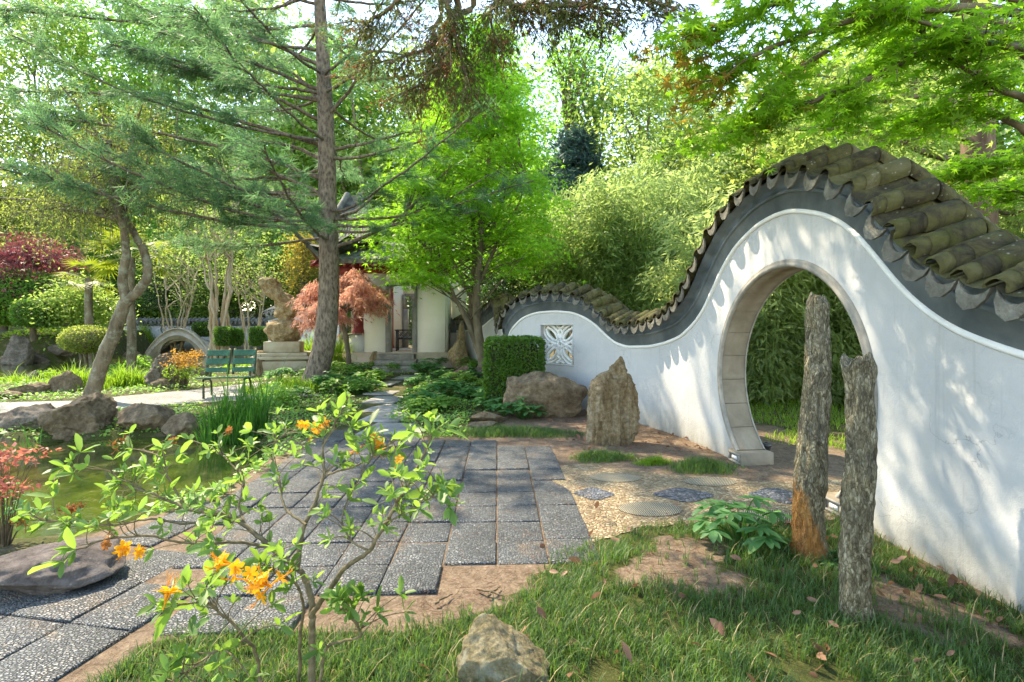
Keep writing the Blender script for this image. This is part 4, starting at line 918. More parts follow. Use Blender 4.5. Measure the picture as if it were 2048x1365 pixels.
LF['spray'] = _tuft(7, .45, .085, 4, droop=.1)
LF['blade'] = ([(0,-.5,0),(0,.5,0),(.12,-.45,.4),(.12,.45,.4),(.38,-.3,.75),(.38,.3,.75),(.75,0,.92)], [(0,1,3,2),(2,3,5,4)], [(4,5,6)])
def orient(d, up=None, r=None):
    """rows x (along d), y, z with z turned towards up"""
    d = nrm(np.asarray(d, float)); up = np.broadcast_to((0, 0, 1.), d.shape) if up is None else up
    y = np.cross(up, d); bad = np.linalg.norm(y, axis=1) < 1e-3; y[bad] = (1, 0, 0); y = nrm(y); z = np.cross(d, y); return np.stack([d, y, z], 1)
def leaves(mb, pos, size, kindl, r, up=.6, droop=0, d=None, wid=1.0, jit=.3):
    n = len(pos); v, q, t = LF[kindl]
    if d is None: d = r.normal(0, 1, (n, 3))*np.array([1, 1, .5])
    d = nrm(d)+r.normal(0, jit, (n, 3)); d[:, 2] -= droop
    u = nrm(r.normal(0, 1, (n, 3))*(1-up)+np.array([0, 0, 1.])*up); M = orient(d, u); s = size*np.exp(r.normal(0, .22, n))
    mb.scatter(v, q, t, pos, M, np.stack([s, s*wid, s], -1)); return mb
def bez(a, b, c, n):
    t = np.linspace(0, 1, n)[:, None]; return (1-t)**2*a+2*t*(1-t)*b+t*t*c
def wiggle(p, amp, r):
    n = len(p); w_ = np.cumsum(r.normal(0, 1, (n, 3)), 0); w_ -= np.linspace(0, 1, n)[:, None]*w_[-1]; return p+amp*w_*np.minimum(1, np.arange(n)[:, None])
# leaf materials: a dark, b light, colour of light coming through
MAT['leaf_pine'] = M_leaf('bluegreen_needles', (.035,.09,.045), (.115,.215,.095), (.21,.43,.16), .5, clump=.9)
MAT['leaf_maple'] = M_leaf('fresh_maple_leaf', (.065,.19,.014), (.24,.45,.035), (.41,.80,.055), .58, clump=.8)
MAT['leaf_over'] = M_leaf('overhead_maple_leaf', (0.059,0.143,0.018), (0.169,0.288,0.027), (0.364,0.728,0.040), 0.58, clump=.9)
MAT['leaf_overtip'] = M_leaf('amber_maple_leaf', (.16,.10,.018), (.30,.17,.03), (.55,.36,.05), .6, clump=1.2)
MAT['leaf_red'] = M_leaf('coral_laceleaf', (.46,.20,.16), (.66,.40,.30), (.9,.50,.36), .5, clump=2.0)
MAT['leaf_purple'] = M_leaf('purple_maple_leaf', (.07,.02,.028), (.19,.055,.06), (.30,.07,.085), .45, clump=.9)
MAT['leaf_bg'] = M_leaf('yellowgreen_leaf', (0.068,0.135,0.019), (0.189,0.270,0.041), (.42,.60,.13), 0.58, clump=.45)
MAT['leaf_bg2'] = M_leaf('green_leaf', (0.047,0.121,0.022), (0.128,0.230,0.041), (0.304,0.608,0.080), 0.58, clump=.45)
MAT['leaf_olive'] = M_leaf('olive_leaf', (0.074,0.115,0.024), (0.189,0.236,0.054), (0.432,0.528,0.096), 0.58, clump=.5)
MAT['leaf_yellow'] = M_leaf('golden_leaf', (.20,.15,.02), (.34,.26,.05), (.62,.50,.08), .5, clump=.8)
MAT['leaf_dark'] = M_leaf('dark_evergreen_leaf', (.010,.032,.012), (.04,.08,.025), (.05,.13,.03), .3, clump=1.0)
MAT['leaf_blue'] = M_leaf('blue_spruce_needle', (.02,.055,.045), (.05,.11,.09), (.06,.16,.10), .3, clump=1.0)
MAT['leaf_bamboo'] = M_leaf('bamboo_leaf', (0.081,0.155,0.030), (.22,.31,.10), (.46,.62,.19), 0.58, clump=.9)
MAT['leaf_bamboo_brightened'] = M_leaf('brightened_bamboo_leaf', (.10,.165,.05), (.29,.37,.15), (.54,.68,.22), 0.58, clump=.9)  # bamboo leaf with its colour brightened to offset the shade behind the gate
MAT['leaf_juniper'] = M_leaf('juniper_spray', (0.044,0.062,0.018), (0.125,0.144,0.040), (0.224,0.266,0.070), 0.58, clump=1.6)
MAT['leaf_rust'] = M_leaf('rusty_spray', (.11,.045,.018), (.25,.10,.04), (.36,.15,.05), .4)
MAT['leaf_box'] = M_leaf('boxwood_leaf', (0.033,0.092,0.013), (0.098,0.203,0.024), (0.179,0.390,0.033), 0.45, clump=3.0, spec=.5)
MAT['leaf_azalea'] = M_leaf('azalea_leaf', (.055,.14,.03), (.19,.32,.075), (.32,.54,.07), .48, clump=5.0, spec=.5)
MAT['leaf_cover'] = M_leaf('groundcover_leaf', (0.074,0.179,0.034), (0.231,0.400,0.085), (0.380,0.719,0.106), 0.45, clump=1.5, spec=.5)
MAT['leaf_deep'] = M_leaf('hellebore_leaf', (0.039,0.146,0.043), (0.137,0.312,0.098), (0.204,0.529,0.122), 0.45, clump=2.0, spec=.6)
MAT['grass'] = M_leaf('mondo_grass', (.03,.085,.018), (.115,.205,.05), (.17,.32,.055), 0.45, clump=1.6, spec=.5)
MAT['grass_dry'] = M_leaf('dry_grass', (.25,.17,.07), (.45,.36,.18), (.5,.4,.2), .3)
MAT['grass_bright'] = M_leaf('bright_grass', (0.084,0.192,0.014), (0.216,0.336,0.036), (0.416,0.676,0.052), 0.45, clump=2.0)
MAT['iris'] = M_leaf('iris_blade', (.025,.10,.016), (.075,.20,.03), (.12,.36,.04), .45, clump=2.0)
MAT['dead_leaf'] = M_leaf('dead_leaf', (.13,.06,.035), (.33,.18,.11), (.3,.14,.07), .25)
MAT['flower'] = M_leaf('orange_petal', (.72,.26,.012), (.90,.46,.03), (.95,.50,.03), .35, clump=14)
MAT['withered'] = M_leaf('withered_petal', (.25,.09,.025), (.45,.19,.05), (.5,.2,.05), .3)
MAT['nandina_red'] = M_leaf('red_nandina_leaf', (.30,.06,.045), (.48,.17,.12), (.62,.20,.13), .45, clump=5)
MAT['nandina_gold'] = M_leaf('golden_nandina_leaf', (.26,.20,.02), (.55,.22,.04), (.8,.42,.06), .45, clump=3)
# ---------------------------------------------------------------- general tree
def crown_pts(r, n, rad, shape='oval', hollow=.35):
    p = nrm(r.normal(0, 1, (n, 3)))*(hollow+(1-hollow)*r.random((n, 1))**.5)
    if shape == 'oval': p[:, :2] *= (1-.28*p[:, 2:])
    if shape == 'cone': p[:, :2] *= np.clip(.62-.6*p[:, 2:], .05, 1.2)
    if shape == 'vase': p[:, :2] *= (1+.30*p[:, 2:])
    return p*np.array(rad)
def make_tree(name, label, cat, base, h, crown_c, crown_r, mats, seed, nclump=70, nleaf=120, lsize=.2, ltype='diamond', sig=(.5, .5, .32), shape='oval', trunk_r=.2, stems=1,
              group=None, droop=.15, up=.45, lean=(0, 0), limbs=26, hollow=.35, spread=.35, extra=None, tw=1.0, lo=.25):
    """trunk with limbs reaching leaf clumps; crown of single leaves"""
    r = rng(seed); root = thing(name, label, cat, group, tuple(float(x) for x in base)); bark, leaf = mats; m = MB(); cc = np.array(crown_c, float)
    C = crown_pts(r, nclump, crown_r, shape, hollow)+cc; tops = []
    for s_ in range(stems):
        a = 2*np.pi*s_/max(1, stems)+r.uniform(-.4, .4); off = np.array([math.cos(a), math.sin(a), 0])*(0 if stems == 1 else 1)
        p = np.array([off*trunk_r*1.2+(0, 0, -.15), off*spread*.35+(lean[0]*.3, lean[1]*.3, h*.25), off*spread*.7+(lean[0]*.6, lean[1]*.6, h*.5), off*spread+(lean[0], lean[1], h*.86)], float)
        p = wiggle(catmull(p, 6), h*.006, r); rr_ = trunk_r*np.linspace(1.15, .18, len(p))*(1 if stems == 1 else .55); rr_[0] *= 1.25
        m.tubes(p, rr_, 9 if stems == 1 else 6); tops.append(p)
    for k in r.permutation(nclump)[:limbs]:
        p = tops[r.integers(len(tops))]; hz = np.clip((C[k, 2]/h)*.75-.02, lo, .95); i = int(np.argmin(np.abs(p[:, 2]-hz*h))); a = p[i]
        b = bez(a, a*.45+C[k]*.55+np.array([0, 0, .12*np.linalg.norm(C[k]-a)]), C[k], 8); b = wiggle(b, .03*np.linalg.norm(C[k]-a)*.5, r)
        m.tubes(b, np.linspace(trunk_r*.30, trunk_r*.05, 8)*tw, 5)
        for _ in range(2):
            j = r.integers(3, 7); e = C[k]+r.normal(0, .7, 3)*np.array(sig)*1.6; m.tubes(bez(b[j], .5*(b[j]+e)+(0, 0, .1), e, 5), np.linspace(trunk_r*.10, trunk_r*.025, 5)*tw, 4)
    tr = m.build('trunk', bark, root, True)
    L = MB(); big = r.random(nclump)*.8+.6; cnt = (nleaf*big).astype(int); idx = np.repeat(np.arange(nclump), cnt)
    pos = C[idx]+r.normal(0, 1, (len(idx), 3))*np.array(sig)*np.sqrt(big[idx])[:, None]; pos[:, 2] -= .25*sig[2]*(np.hypot(pos[:, 0]-C[idx, 0], pos[:, 1]-C[idx, 1])/sig[0])**2*.6
    leaves(L, pos, lsize, ltype, r, up=up, droop=droop); L.build('crown', leaf, root); return root
def trace(pts, Z):
    """photo trace at given distances -> world points"""
    return np.array([P(x, y, z) for (x, y), z in zip(pts, Z if hasattr(Z, '__len__') else [Z]*len(pts))])
# ---------------------------------------------------------------- pine with long level branches
def pine():
    r = rng(12); b = A(625, 12.8); root = thing('pine_tree', 'tall scaly barked pine with long level branches leaning over the flagstone path', 'tree', None, tuple(b)); o = b
    tp = trace([(622,792),(632,752),(648,690),(657,600),(658,490),(655,380),(652,250),(646,120),(638,-30),(634,-200),(630,-380)], 12.8)-o
    c = catmull(tp, 8); n = len(c); rad = np.interp(np.arange(n)/n, [0, .05, .12, .3, .6, 1], [.44, .33, .285, .25, .20, .05])
    c[0] += (0, 0, -.1); MB().tubes(c, rad, 20).build('trunk', MAT['bark_pine'], root, True)
    Lf = MB(); zmax = c[-1, 2]; spec = []
    for (pts, dz) in [([(646,466),(590,448),(540,424),(495,395),(455,350),(430,318)], -1.2), ([(641,388),(560,352),(500,320),(440,290),(370,262)], -.6), ([(640,318),(580,292),(520,282),(460,268)], .8),
                      ([(672,494),(740,470),(800,435),(850,380),(905,330)], -.8), ([(668,440),(720,415),(775,360),(830,310)], .6), ([(664,300),(720,290),(790,270),(850,262)], .5),
                      ([(638,240),(560,200),(460,160),(350,120),(230,90)], -2.5), ([(640,180),(540,140),(430,100),(300,60)], -1.5), ([(643,205),(590,150),(520,130),(430,135)], 1.2),
                      ([(645,360),(570,330),(470,300),(330,270),(180,245),(60,230)], -2.8), ([(640,290),(500,250),(350,205),(190,190),(20,182)], -2.2), ([(640,130),(480,70),(300,45),(120,25),(0,20)], -2.0),
                      ([(655,235),(700,180),(740,120),(790,40)], -1), ([(646,410),(560,392),(450,370),(330,360),(220,372)], -1.8)]:
        spec.append((trace(pts, np.linspace(12.8, 12.8+dz, len(pts)))-o, .052))
    for k in range(58):
        f = r.uniform(.42, .97); i = int(f*(n-1)); a = c[i]; az = r.normal(np.pi*1.05, 1.25) if k % 3 else r.uniform(0, 2*np.pi)
        l = np.interp(f, [.3, .5, .75, 1], [4.8, 5.6, 4.2, 1.2])*r.uniform(.75, 1.15); d = np.array([math.cos(az), math.sin(az), 0])
        e = a+d*l+(0, 0, .10*l+r.normal(0, .3)); spec.append((bez(a, a+d*l*.5+(0, 0, -.06*l), e, 7), .040))
    for kk, (p, rad0) in enumerate(spec):
        dn = .3 if 3 <= kk <= 5 else (.45 if p[-1][0]-p[0][0] > 1.0 else .85)
        q = catmull(p, 5); q = wiggle(q, .012, r); q[0] = p[0]; m = MB(); m.tubes(q, np.linspace(rad0, .012, len(q)), 7); ln = np.linalg.norm(np.diff(q, axis=0), axis=1).sum(); nt_ = int(ln*7.5*dn)
        T = nrm(np.gradient(q, axis=0))
        for _ in range(nt_):
            u = r.uniform(.22, 1)**.8; i = min(int(u*(len(q)-1)), len(q)-2); t = T[i]; side = nrm(np.cross(t, (0, 0, 1.)))*r.choice((-1, 1)); l2 = r.uniform(.35, 1.05)*(1.15-.5*u)
            d = nrm(t*r.uniform(.35, .9)+side*r.uniform(.3, 1)+(0, 0, r.normal(0, .18))); e = q[i]+d*l2+(0, 0, -.10*l2); tw_ = bez(q[i], q[i]+d*l2*.5+(0, 0, .05), e, 5)
            m.tubes(tw_, np.linspace(.010, .0035, 5), 4)
            k2 = int(l2*12)+3; f = r.uniform(.25, 1.05, k2)[:, None]; pos = (1-f)**2*tw_[0]+2*f*(1-f)*(tw_[0]+d*l2*.5)+f*f*tw_[-1]+r.normal(0, .05, (k2, 3))
            leaves(Lf, pos, .19, 'needles', r, d=np.broadcast_to(d, (k2, 3)), jit=.45, droop=.25)
        m.build('branch', MAT['bark_pine'], root, True)
    Lf.build('crown', MAT['leaf_pine'], root)
pine()
# ---------------------------------------------------------------- forked leaning tree
def forked():
    r = rng(5); b = G(182, 798); Z = b[1]; root = thing('leaning_tree', 'leaning lichen barked tree whose trunk forks into a loop', 'tree', None, tuple(b)); m = MB()
    def st(pts, r0, r1, z=Z):
        q = catmull(trace(pts, z)-b, 8); m.tubes(wiggle(q, .006, r), np.linspace(r0, r1, len(q)), 14); return q
    st([(178,808),(188,775),(212,712),(234,655),(250,612),(258,597)], .155, .112)
    l = st([(254,605),(244,575),(246,545),(253,512),(247,470),(238,430),(232,400),(226,350),(215,290)], .098, .05, np.linspace(Z, Z-.25, 9))
    q = st([(252,604),(276,584),(294,560),(297,535),(286,498),(268,468),(250,440),(240,410),(238,370),(255,310),(270,250)], .102, .05, np.linspace(Z, Z+.35, 11))
    C = np.array([P(x, y, Z+dz)-b for x, y, dz in [(120,330,.5),(60,380,0),(30,290,-1),(160,270,1),(220,240,.5),(280,300,-.5),(330,350,.3),(180,370,-.8),(100,250,.9),(20,430,.2),(350,270,.8),(290,200,0),(90,420,-.4),(230,330,1.2),(140,440,.4),(380,400,.2),(-40,330,0),(-60,400,.8),(200,180,.6),(120,170,-.4),(330,220,1),(40,200,.5)]])
    Lf = MB()
    for k, c in enumerate(C):
        s = (l if k % 2 else q); i = r.integers(len(s)//2, len(s)); bb = wiggle(bez(s[i], .5*(s[i]+c)+(0, 0, .35), c, 9), .03, r); m.tubes(bb, np.linspace(.045, .012, 9), 6)
        for _ in range(26):                                            # hanging twigs strung with small leaves
            j = r.integers(3, 9); a = bb[j]+r.normal(0, .22, 3)*np.array([1, 1, .5]); ln = r.uniform(.4, 1.15); dx = r.normal(0, .35, 2); e = a+(dx[0], dx[1], -ln)
            tw_ = bez(a, a+(dx[0]*.9, dx[1]*.9, .05-.1*ln), e, 6); m.tubes(tw_, np.linspace(.007, .003, 6), 3)
            n2 = int(ln*34); f = r.random(n2)[:, None]; pos = (1-f)**2*a+2*f*(1-f)*(a+np.array([dx[0]*.9, dx[1]*.9, .05-.1*ln]))+f*f*e+r.normal(0, .035, (n2, 3))
            leaves(Lf, pos, .062, 'lance', r, droop=.7, up=.3, wid=1.8)
    m.build('trunk', MAT['bark_grey'], root, True); Lf.build('crown', MAT['leaf_olive'], root)
forked()
# ---------------------------------------------------------------- green maple in front of the pavilion
def maple():
    r = rng(31); b = A(968, 13.4); Z = b[1]; root = thing('maple_tree', 'bright green many stemmed maple beside the pavilion and box hedge', 'tree', None, tuple(b)); m = MB(); ends = []
    def st(pts, r0, r1, dz=0):
        q = catmull(trace(pts, np.linspace(Z, Z+dz, len(pts)))-b, 6); m.tubes(wiggle(q, .006, r), np.linspace(r0, r1, len(q)), 10); ends.append(q); return q
    st([(970,760),(964,705),(957,655),(955,600),(957,550),(962,480),(968,410),(980,330),(990,250),(990,160),(985,80)], .135, .03, -.3)
    st([(962,715),(948,660),(944,600),(950,540),(950,470),(942,400),(935,320),(925,220)], .08, .02, .6)
    st([(950,685),(932,640),(912,600),(892,560),(868,520),(838,480),(810,440)], .07, .02, -.8)
    st([(955,620),(930,570),(905,520),(888,470),(870,410),(850,340)], .06, .015, .9)
    st([(958,570),(985,510),(1010,460),(1035,410),(1055,360)], .06, .015, -.5)
    st([(962,500),(1000,420),(1020,340),(1035,260)], .05, .015, .6)
    st([(940,640),(900,590),(860,565),(820,545)], .05, .015, .5)
    # layered leaf plates
    Lf = MB(); plates = []
    prof = [(60,34),(110,62),(160,86),(210,108),(260,128),(310,150),(360,172),(410,196),(450,208),(490,190),(530,150)]
    for yy, hw in prof:
        for _ in range(int(6+hw/14)):
            px = 962+(.92*hw*r.uniform(-1.0, .74) if yy > 200 else hw*r.uniform(-.75, .75)); dzz = r.uniform(-1, 1)*hw/1024*Z*.95; plates.append(P(px, yy+r.normal(0, 16), Z+dzz)-b)
    plates += [P(x, y, Z+d)-b for x, y, d in [(800,525,-.6),(830,545,-.8),(775,500,-.3),(760,470,0),(850,560,-1),(820,500,-1.1),(740,440,.2),(890,555,-1.2),(1020,470,-.6),(1075,440,.1),(1090,400,.2),(780,430,-.8),(860,520,-1.3),(920,520,-1.4),(1000,520,-1.0)]]
    plates = [c for c in plates if not (c[2] < 3.6 and abs(c[0]) < .75 and c[1] < .2)]
    for c in plates:
        q = ends[r.integers(len(ends))]; i = int(np.argmin(np.abs(q[:, 2]-(c[2]-.5*np.linalg.norm(c[:2]-q[:, :2], axis=1).mean()))))
        m.tubes(wiggle(bez(q[i], .5*(q[i]+c)+(0, 0, .12), c, 7), .015, r), np.linspace(.022, .006, 7), 4)
        n2 = r.integers(165, 275); d = r.normal(0, 1, (n2, 3))*np.array([.36, .36, .085]); pos = c+d; pos[:, 2] -= .18*np.hypot(d[:, 0], d[:, 1])**2*1.6
        leaves(Lf, pos, .104, 'maple5', r, up=.78, droop=.35, d=np.column_stack([d[:, :2], 0*d[:, 0]]), jit=.5)
    m.build('trunk', MAT['bark_smooth'], root, True); Lf.build('crown', MAT['leaf_maple'], root)
maple()
# ---------------------------------------------------------------- coral laceleaf maple
def lace():
    r = rng(44); b = np.array([-4.72, 14.6, g(-4.72, 14.6)]); root = thing('laceleaf_maple', 'small coral red laceleaf maple with a drooping dome in front of the red columns', 'tree', None, tuple(b)); m = MB(); Lf = MB()
    tr_ = trace([(698,728),(694,690),(688,655),(682,630),(676,605)], 14.6)-b; m.tubes(catmull(tr_, 6), np.linspace(.075, .05, 25), 9)
    dome = [(618,600,.2),(632,625,-.3),(640,590,.3),(660,575,0),(690,565,.5),(720,575,-.4),(745,585,.2),(752,598,-.2),(632,580,0),(650,615,-.6),(700,600,-.7),(740,620,.3),(680,640,-.4),(630,650,.2),(755,590,.4),(710,555,.2),(622,630,.1),(745,612,.1),(670,600,.9),(730,600,.9)]
    for px, py, dz in dome:
        c = P(px, py, 14.6+dz)-b; m.tubes(wiggle(bez(tr_[-2], .5*(tr_[-2]+c)+(0, 0, .3), c, 7), .02, r), np.linspace(.03, .008, 7), 5)
        n2 = 210; d = r.normal(0, 1, (n2, 3))*np.array([.20, .20, .06]); pos = c+d+(0, 0, .1); pos[:, 2] -= 1.2*np.hypot(d[:, 0], d[:, 1])**2
        dd = np.column_stack([d[:, :2]*2, np.full(n2, -.35)]); leaves(Lf, pos, .13, 'lace', r, up=.6, droop=.3, d=dd, jit=.3)
    m.build('trunk', MAT['bark_smooth'], root, True); Lf.build('crown', MAT['leaf_red'], root)
lace()
# ---------------------------------------------------------------- palm
def palm(label, px, Z, top, nf, fr, seed):
    r = rng(seed); b = A(px, Z); root = thing('fan_palm', label, 'palm', 'fan palms behind the leaning tree', tuple(b)); h = P(px, top, Z)[2]-b[2]; m = MB()
    m.tubes(catmull(np.array([(0, 0, -.1), (.03, 0, h*.35), (-.02, 0, h*.7), (0, 0, h)]), 6), np.linspace(.16, .13, 19), 9); m.build('trunk', MAT['bark_grey'], root, True); Lf = MB()
    for k in range(nf):
        az = 2.4*k+r.normal(0, .2); el = r.uniform(-.7, .95); d = np.array([math.cos(az)*math.cos(el), math.sin(az)*math.cos(el), math.sin(el)]); c = np.array([0, 0, h])+d*fr*.75
        Lf.tubes(bez(np.array([0, 0, h-.1]), np.array([0, 0, h])+d*fr*.4+(0, 0, .12), c, 5), np.full(5, .014), 4)
        s = nrm(np.cross(d, (0, 0, 1.))); ang = np.linspace(-1.7, 1.7, 13); up = nrm(np.cross(s, d))
        dd = np.cos(ang)[:, None]*d+np.sin(ang)[:, None]*s-np.array([0, 0, .22]); n_ = len(ang); v, q, t = LF['lance']
        Lf.scatter(v, q, t, np.broadcast_to(c, (n_, 3)), orient(dd, np.broadcast_to(up, (n_, 3))), np.stack([np.full(n_, fr*.62), np.full(n_, fr*.30), np.full(n_, fr*.62)], -1))
    Lf.build('crown', M_leaf('palm_frond', (.05,.12,.015), (.15,.20,.02), (.34,.42,.03), .45, clump=1.5), root)
palm('taller fan palm with yellowing fronds behind the leaning forked tree', 262, 19, 515, 26, 1.25, 3)
palm('shorter fan palm with orange tinged fronds left of the taller palm', 178, 20.5, 556, 18, .95, 7)
# ---------------------------------------------------------------- trees behind
def T(name, label, cat, px, Z, py_top, cw, py_bot, leaf, bark, seed, **kw):
    """tree from its place in the photo: crown top row, bottom row, half width in px"""
    b = A(px, Z); zt, zb = P(px, py_top, Z)[2]-b[2], P(px, py_bot, Z)[2]-b[2]; zb = max(zb, .1); rx = cw/F*Z
    kw.setdefault('trunk_r', .012*zt+.05)
    return make_tree(name, label, cat, b, zt*.96, (0, 0, .5*(zt+zb)), (rx, rx, .5*(zt-zb)), (MAT[bark], MAT[leaf]), seed, **kw)
T('crape_myrtle', 'tan crape myrtle with a sheaf of straight stems rising behind clipped hedges', 'tree', 437, 25, 300, 105, 545, 'leaf_bg', 'bark_pale', 51, stems=9, trunk_r=.16, shape='vase', nclump=60, nleaf=85, lsize=.13, spread=.9, limbs=30, sig=(.5,.5,.4), lo=.5)
T('crape_myrtle', 'pale spreading crape myrtle right of the sheaf stemmed one before the low wall', 'tree', 500, 29, 480, 62, 610, 'leaf_bg', 'bark_pale', 52, stems=5, trunk_r=.12, shape='vase', nclump=34, nleaf=55, lsize=.12, spread=.9, sig=(.4,.4,.3))
T('crape_myrtle', 'slender pale crape myrtle thicket behind the stone bridge', 'tree', 355, 29, 470, 75, 610, 'leaf_bg', 'bark_pale', 53, stems=7, trunk_r=.12, shape='vase', nclump=44, nleaf=60, lsize=.12, spread=1.2, sig=(.5,.5,.35))
T('purple_maple', 'purple red leaved maple above the domed shrub on the left slope', 'tree', 70, 24, 465, 78, 640, 'leaf_purple', 'bark_smooth', 54, nclump=70, nleaf=110, lsize=.13, ltype='maple5', sig=(.5,.5,.16), trunk_r=.12)
T('golden_tree', 'slim golden yellow tree behind the scholar stone', 'tree', 608, 33, 455, 42, 600, 'leaf_yellow', 'bark_smooth', 55, nclump=45, nleaf=110, lsize=.15, shape='cone')
T('spruce_tree', 'small blue green spruce between the maple and the bamboo', 'tree', 1152, 25, 250, 62, 440, 'leaf_blue', 'bark_smooth', 56, nclump=90, nleaf=70, lsize=.22, ltype='spray', shape='cone', sig=(.4,.4,.12), droop=.5)
T('evergreen_shrub', 'dark glossy evergreen between the green maple and the white wall', 'shrub', 1030, 17.5, 480, 68, 650, 'leaf_dark', 'bark_smooth', 57, nclump=60, nleaf=120, lsize=.11, sig=(.4,.4,.3), trunk_r=.07)
T('evergreen_shrub', 'dark rounded evergreen beside the yellow palm fronds', 'shrub', 326, 31, 540, 30, 606, 'leaf_dark', 'bark_smooth', 58, nclump=40, nleaf=90, lsize=.12, sig=(.35,.35,.3), trunk_r=.05)
T('evergreen_shrub', 'dark green shrub glimpsed through the pavilion back doorway', 'shrub', 835, 23, 500, 60, 690, 'leaf_dark', 'bark_smooth', 65, nclump=50, nleaf=90, lsize=.14, sig=(.5,.5,.4), trunk_r=.05)
T('leafy_shrub', 'green shrub behind the right corner of the pavilion', 'shrub', 925, 21.5, 480, 40, 690, 'leaf_bg2', 'bark_smooth', 66, nclump=46, nleaf=90, lsize=.14, sig=(.4,.4,.4), trunk_r=.05)
T('leafy_shrub', 'yellow green leafy shrub below the shorter fan palm', 'shrub', 160, 22, 560, 52, 655, 'leaf_bg', 'bark_smooth', 59, nclump=46, nleaf=110, lsize=.15, sig=(.4,.4,.3), trunk_r=.05)
T('leafy_shrub', 'light green shrub behind the low tiled wall left of the bridge', 'shrub', 305, 36, 575, 48, 640, 'leaf_bg2', 'bark_smooth', 60, nclump=46, nleaf=90, lsize=.2, trunk_r=.05)
T('amber_maple', 'small amber topped maple behind the bamboo seen through the moon gate', 'tree', 1612, 12.2, 520, 52, 600, 'leaf_overtip', 'bark_smooth', 67, nclump=24, nleaf=70, lsize=.11, ltype='maple5', sig=(.3,.3,.14), trunk_r=.06)
tall = T('tall_tree', 'tall thin crowned tree with bare forked trunk against the sky gap', 'tree', 1165, 30, 10, 70, 330, 'leaf_bg2', 'bark_smooth', 61, nclump=62, nleaf=90, lsize=.24, sig=(.8,.8,.5), shape='vase', stems=2, spread=1.2, trunk_r=.42)
bgs = [('leaf_bg2', 18, -36, 50, 34, 8.0, 'tall green tree at the far left border'), ('leaf_bg', 40, -43, 46, 33, 8.0, 'tall light tree showing only its right side at the left border'), ('leaf_bg', 20, -27, 54, 36, 8.0, 'tall light green tree behind the fan palms'), ('leaf_bg2', 21, -18, 51, 28, 7.0, 'tall mid green tree behind the crape myrtle sheaf'), ('leaf_bg', 22, -10, 53, 29, 7.0, 'tall pale tree rising behind the scholar stone'), ('leaf_bg2', 12, -2.5, 47, 26, 6.0, 'tall fresh green tree behind the pavilion roof'), ('leaf_bg', 24, 10, 33, 19, 5.5, 'tall yellow green tree behind the pale twigged tree'),
       ('leaf_bg', 13, 7.2, 27, 16, 4.6, 'soft yellow green tree behind the bamboo right of the tall bare tree'), ('leaf_olive', 14, 11.5, 22, 13, 4.2, 'thin olive tree with pale twigs left of the tiled crest'), ('leaf_bg', 15, 13.5, 19, 13, 4.0, 'yellow green tree filling the gap behind the tiled crest'), ('leaf_bg2', 16, 17, 18, 13, 4.2, 'deep green tree at the far right behind the bark trunk'),
       ('leaf_bg', 30, -33, 36, 8, 3.4, 'low bright tree behind the domed shrub'), ('leaf_bg2', 31, -27.5, 38, 7.5, 3.2, 'low green tree right of the purple maple'), ('leaf_bg', 32, -23, 37, 8.5, 3.2, 'low bright tree behind the palms and bridge'), ('leaf_bg', 33, -18.5, 38.5, 8, 3.2, 'low yellow green tree above the tiled wall and crape myrtle'), ('leaf_bg2', 34, -13.5, 37, 9, 3.2, 'low fresh green tree between the golden tree and pavilion'), ('leaf_olive', 35, -30, 30, 9, 3.0, 'olive tree with sparse crown behind the purple maple')]
for k, (lf, sd_, x, y, h, cr, lab) in enumerate(bgs):
    make_tree('broadleaf_tree', lab, 'tree', (x, y, g(x, y)), h, (0, 0, h*.58), (cr, cr, h*(.43 if h > 9.5 else .5)), (MAT['bark_smooth'], MAT[lf]), 80+sd_, nclump=190 if h > 20 else 130, nleaf=150, lsize=.40 if h > 20 else .24, sig=(1.2,1.2,.8) if h > 20 else (.7,.7,.5), trunk_r=.26, group='trees behind the garden')
# ---------------------------------------------------------------- far wood, one mass
def wood():
    r = rng(77); L = MB(); tr_ = MB(); n = 0
    for k in range(185):
        a = r.uniform(-1.05, 1.05); y = r.uniform(44, 72); x = y*math.tan(a)*.95; h = r.uniform(13, 24)*(1-.35*math.exp(-((x+2)/7.)**2)); z0 = g(x, y); cr = r.uniform(3, 5.5)
        tr_.tubes(np.array([(x, y, z0-.3), (x+r.normal(0, .5), y, z0+h*.5), (x+r.normal(0, 1), y, z0+h*.9)]), np.array([.32, .24, .07]), 6)
        C = crown_pts(r, 26, (cr, cr, h*.46), 'oval', .3)+(x, y, z0+h*.54)
        for c in C:
            m_ = 42; pos = c+r.normal(0, 1, (m_, 3))*np.array([1.15, 1.15, .8]); leaves(L, pos, .58, 'diamond', r, up=.4, droop=.15)
    L.v.append(tr_.v[0][:0])
    L2 = MB(); L2.v, L2.q, L2.t, L2.sq, L2.st, L2.n = L.v, L.q, L.t, L.sq, L.st, L.n
    for v_, q_ in [(np.vstack(tr_.v), np.vstack(tr_.q))]: L2.add(v_, q_, slot=1)
    kind(L2.build('distant_woodland', [MAT['leaf_bg'], MAT['bark_smooth']]), 'stuff', 'far mixed green woodland closing the garden on all sides', 'woodland')
wood()
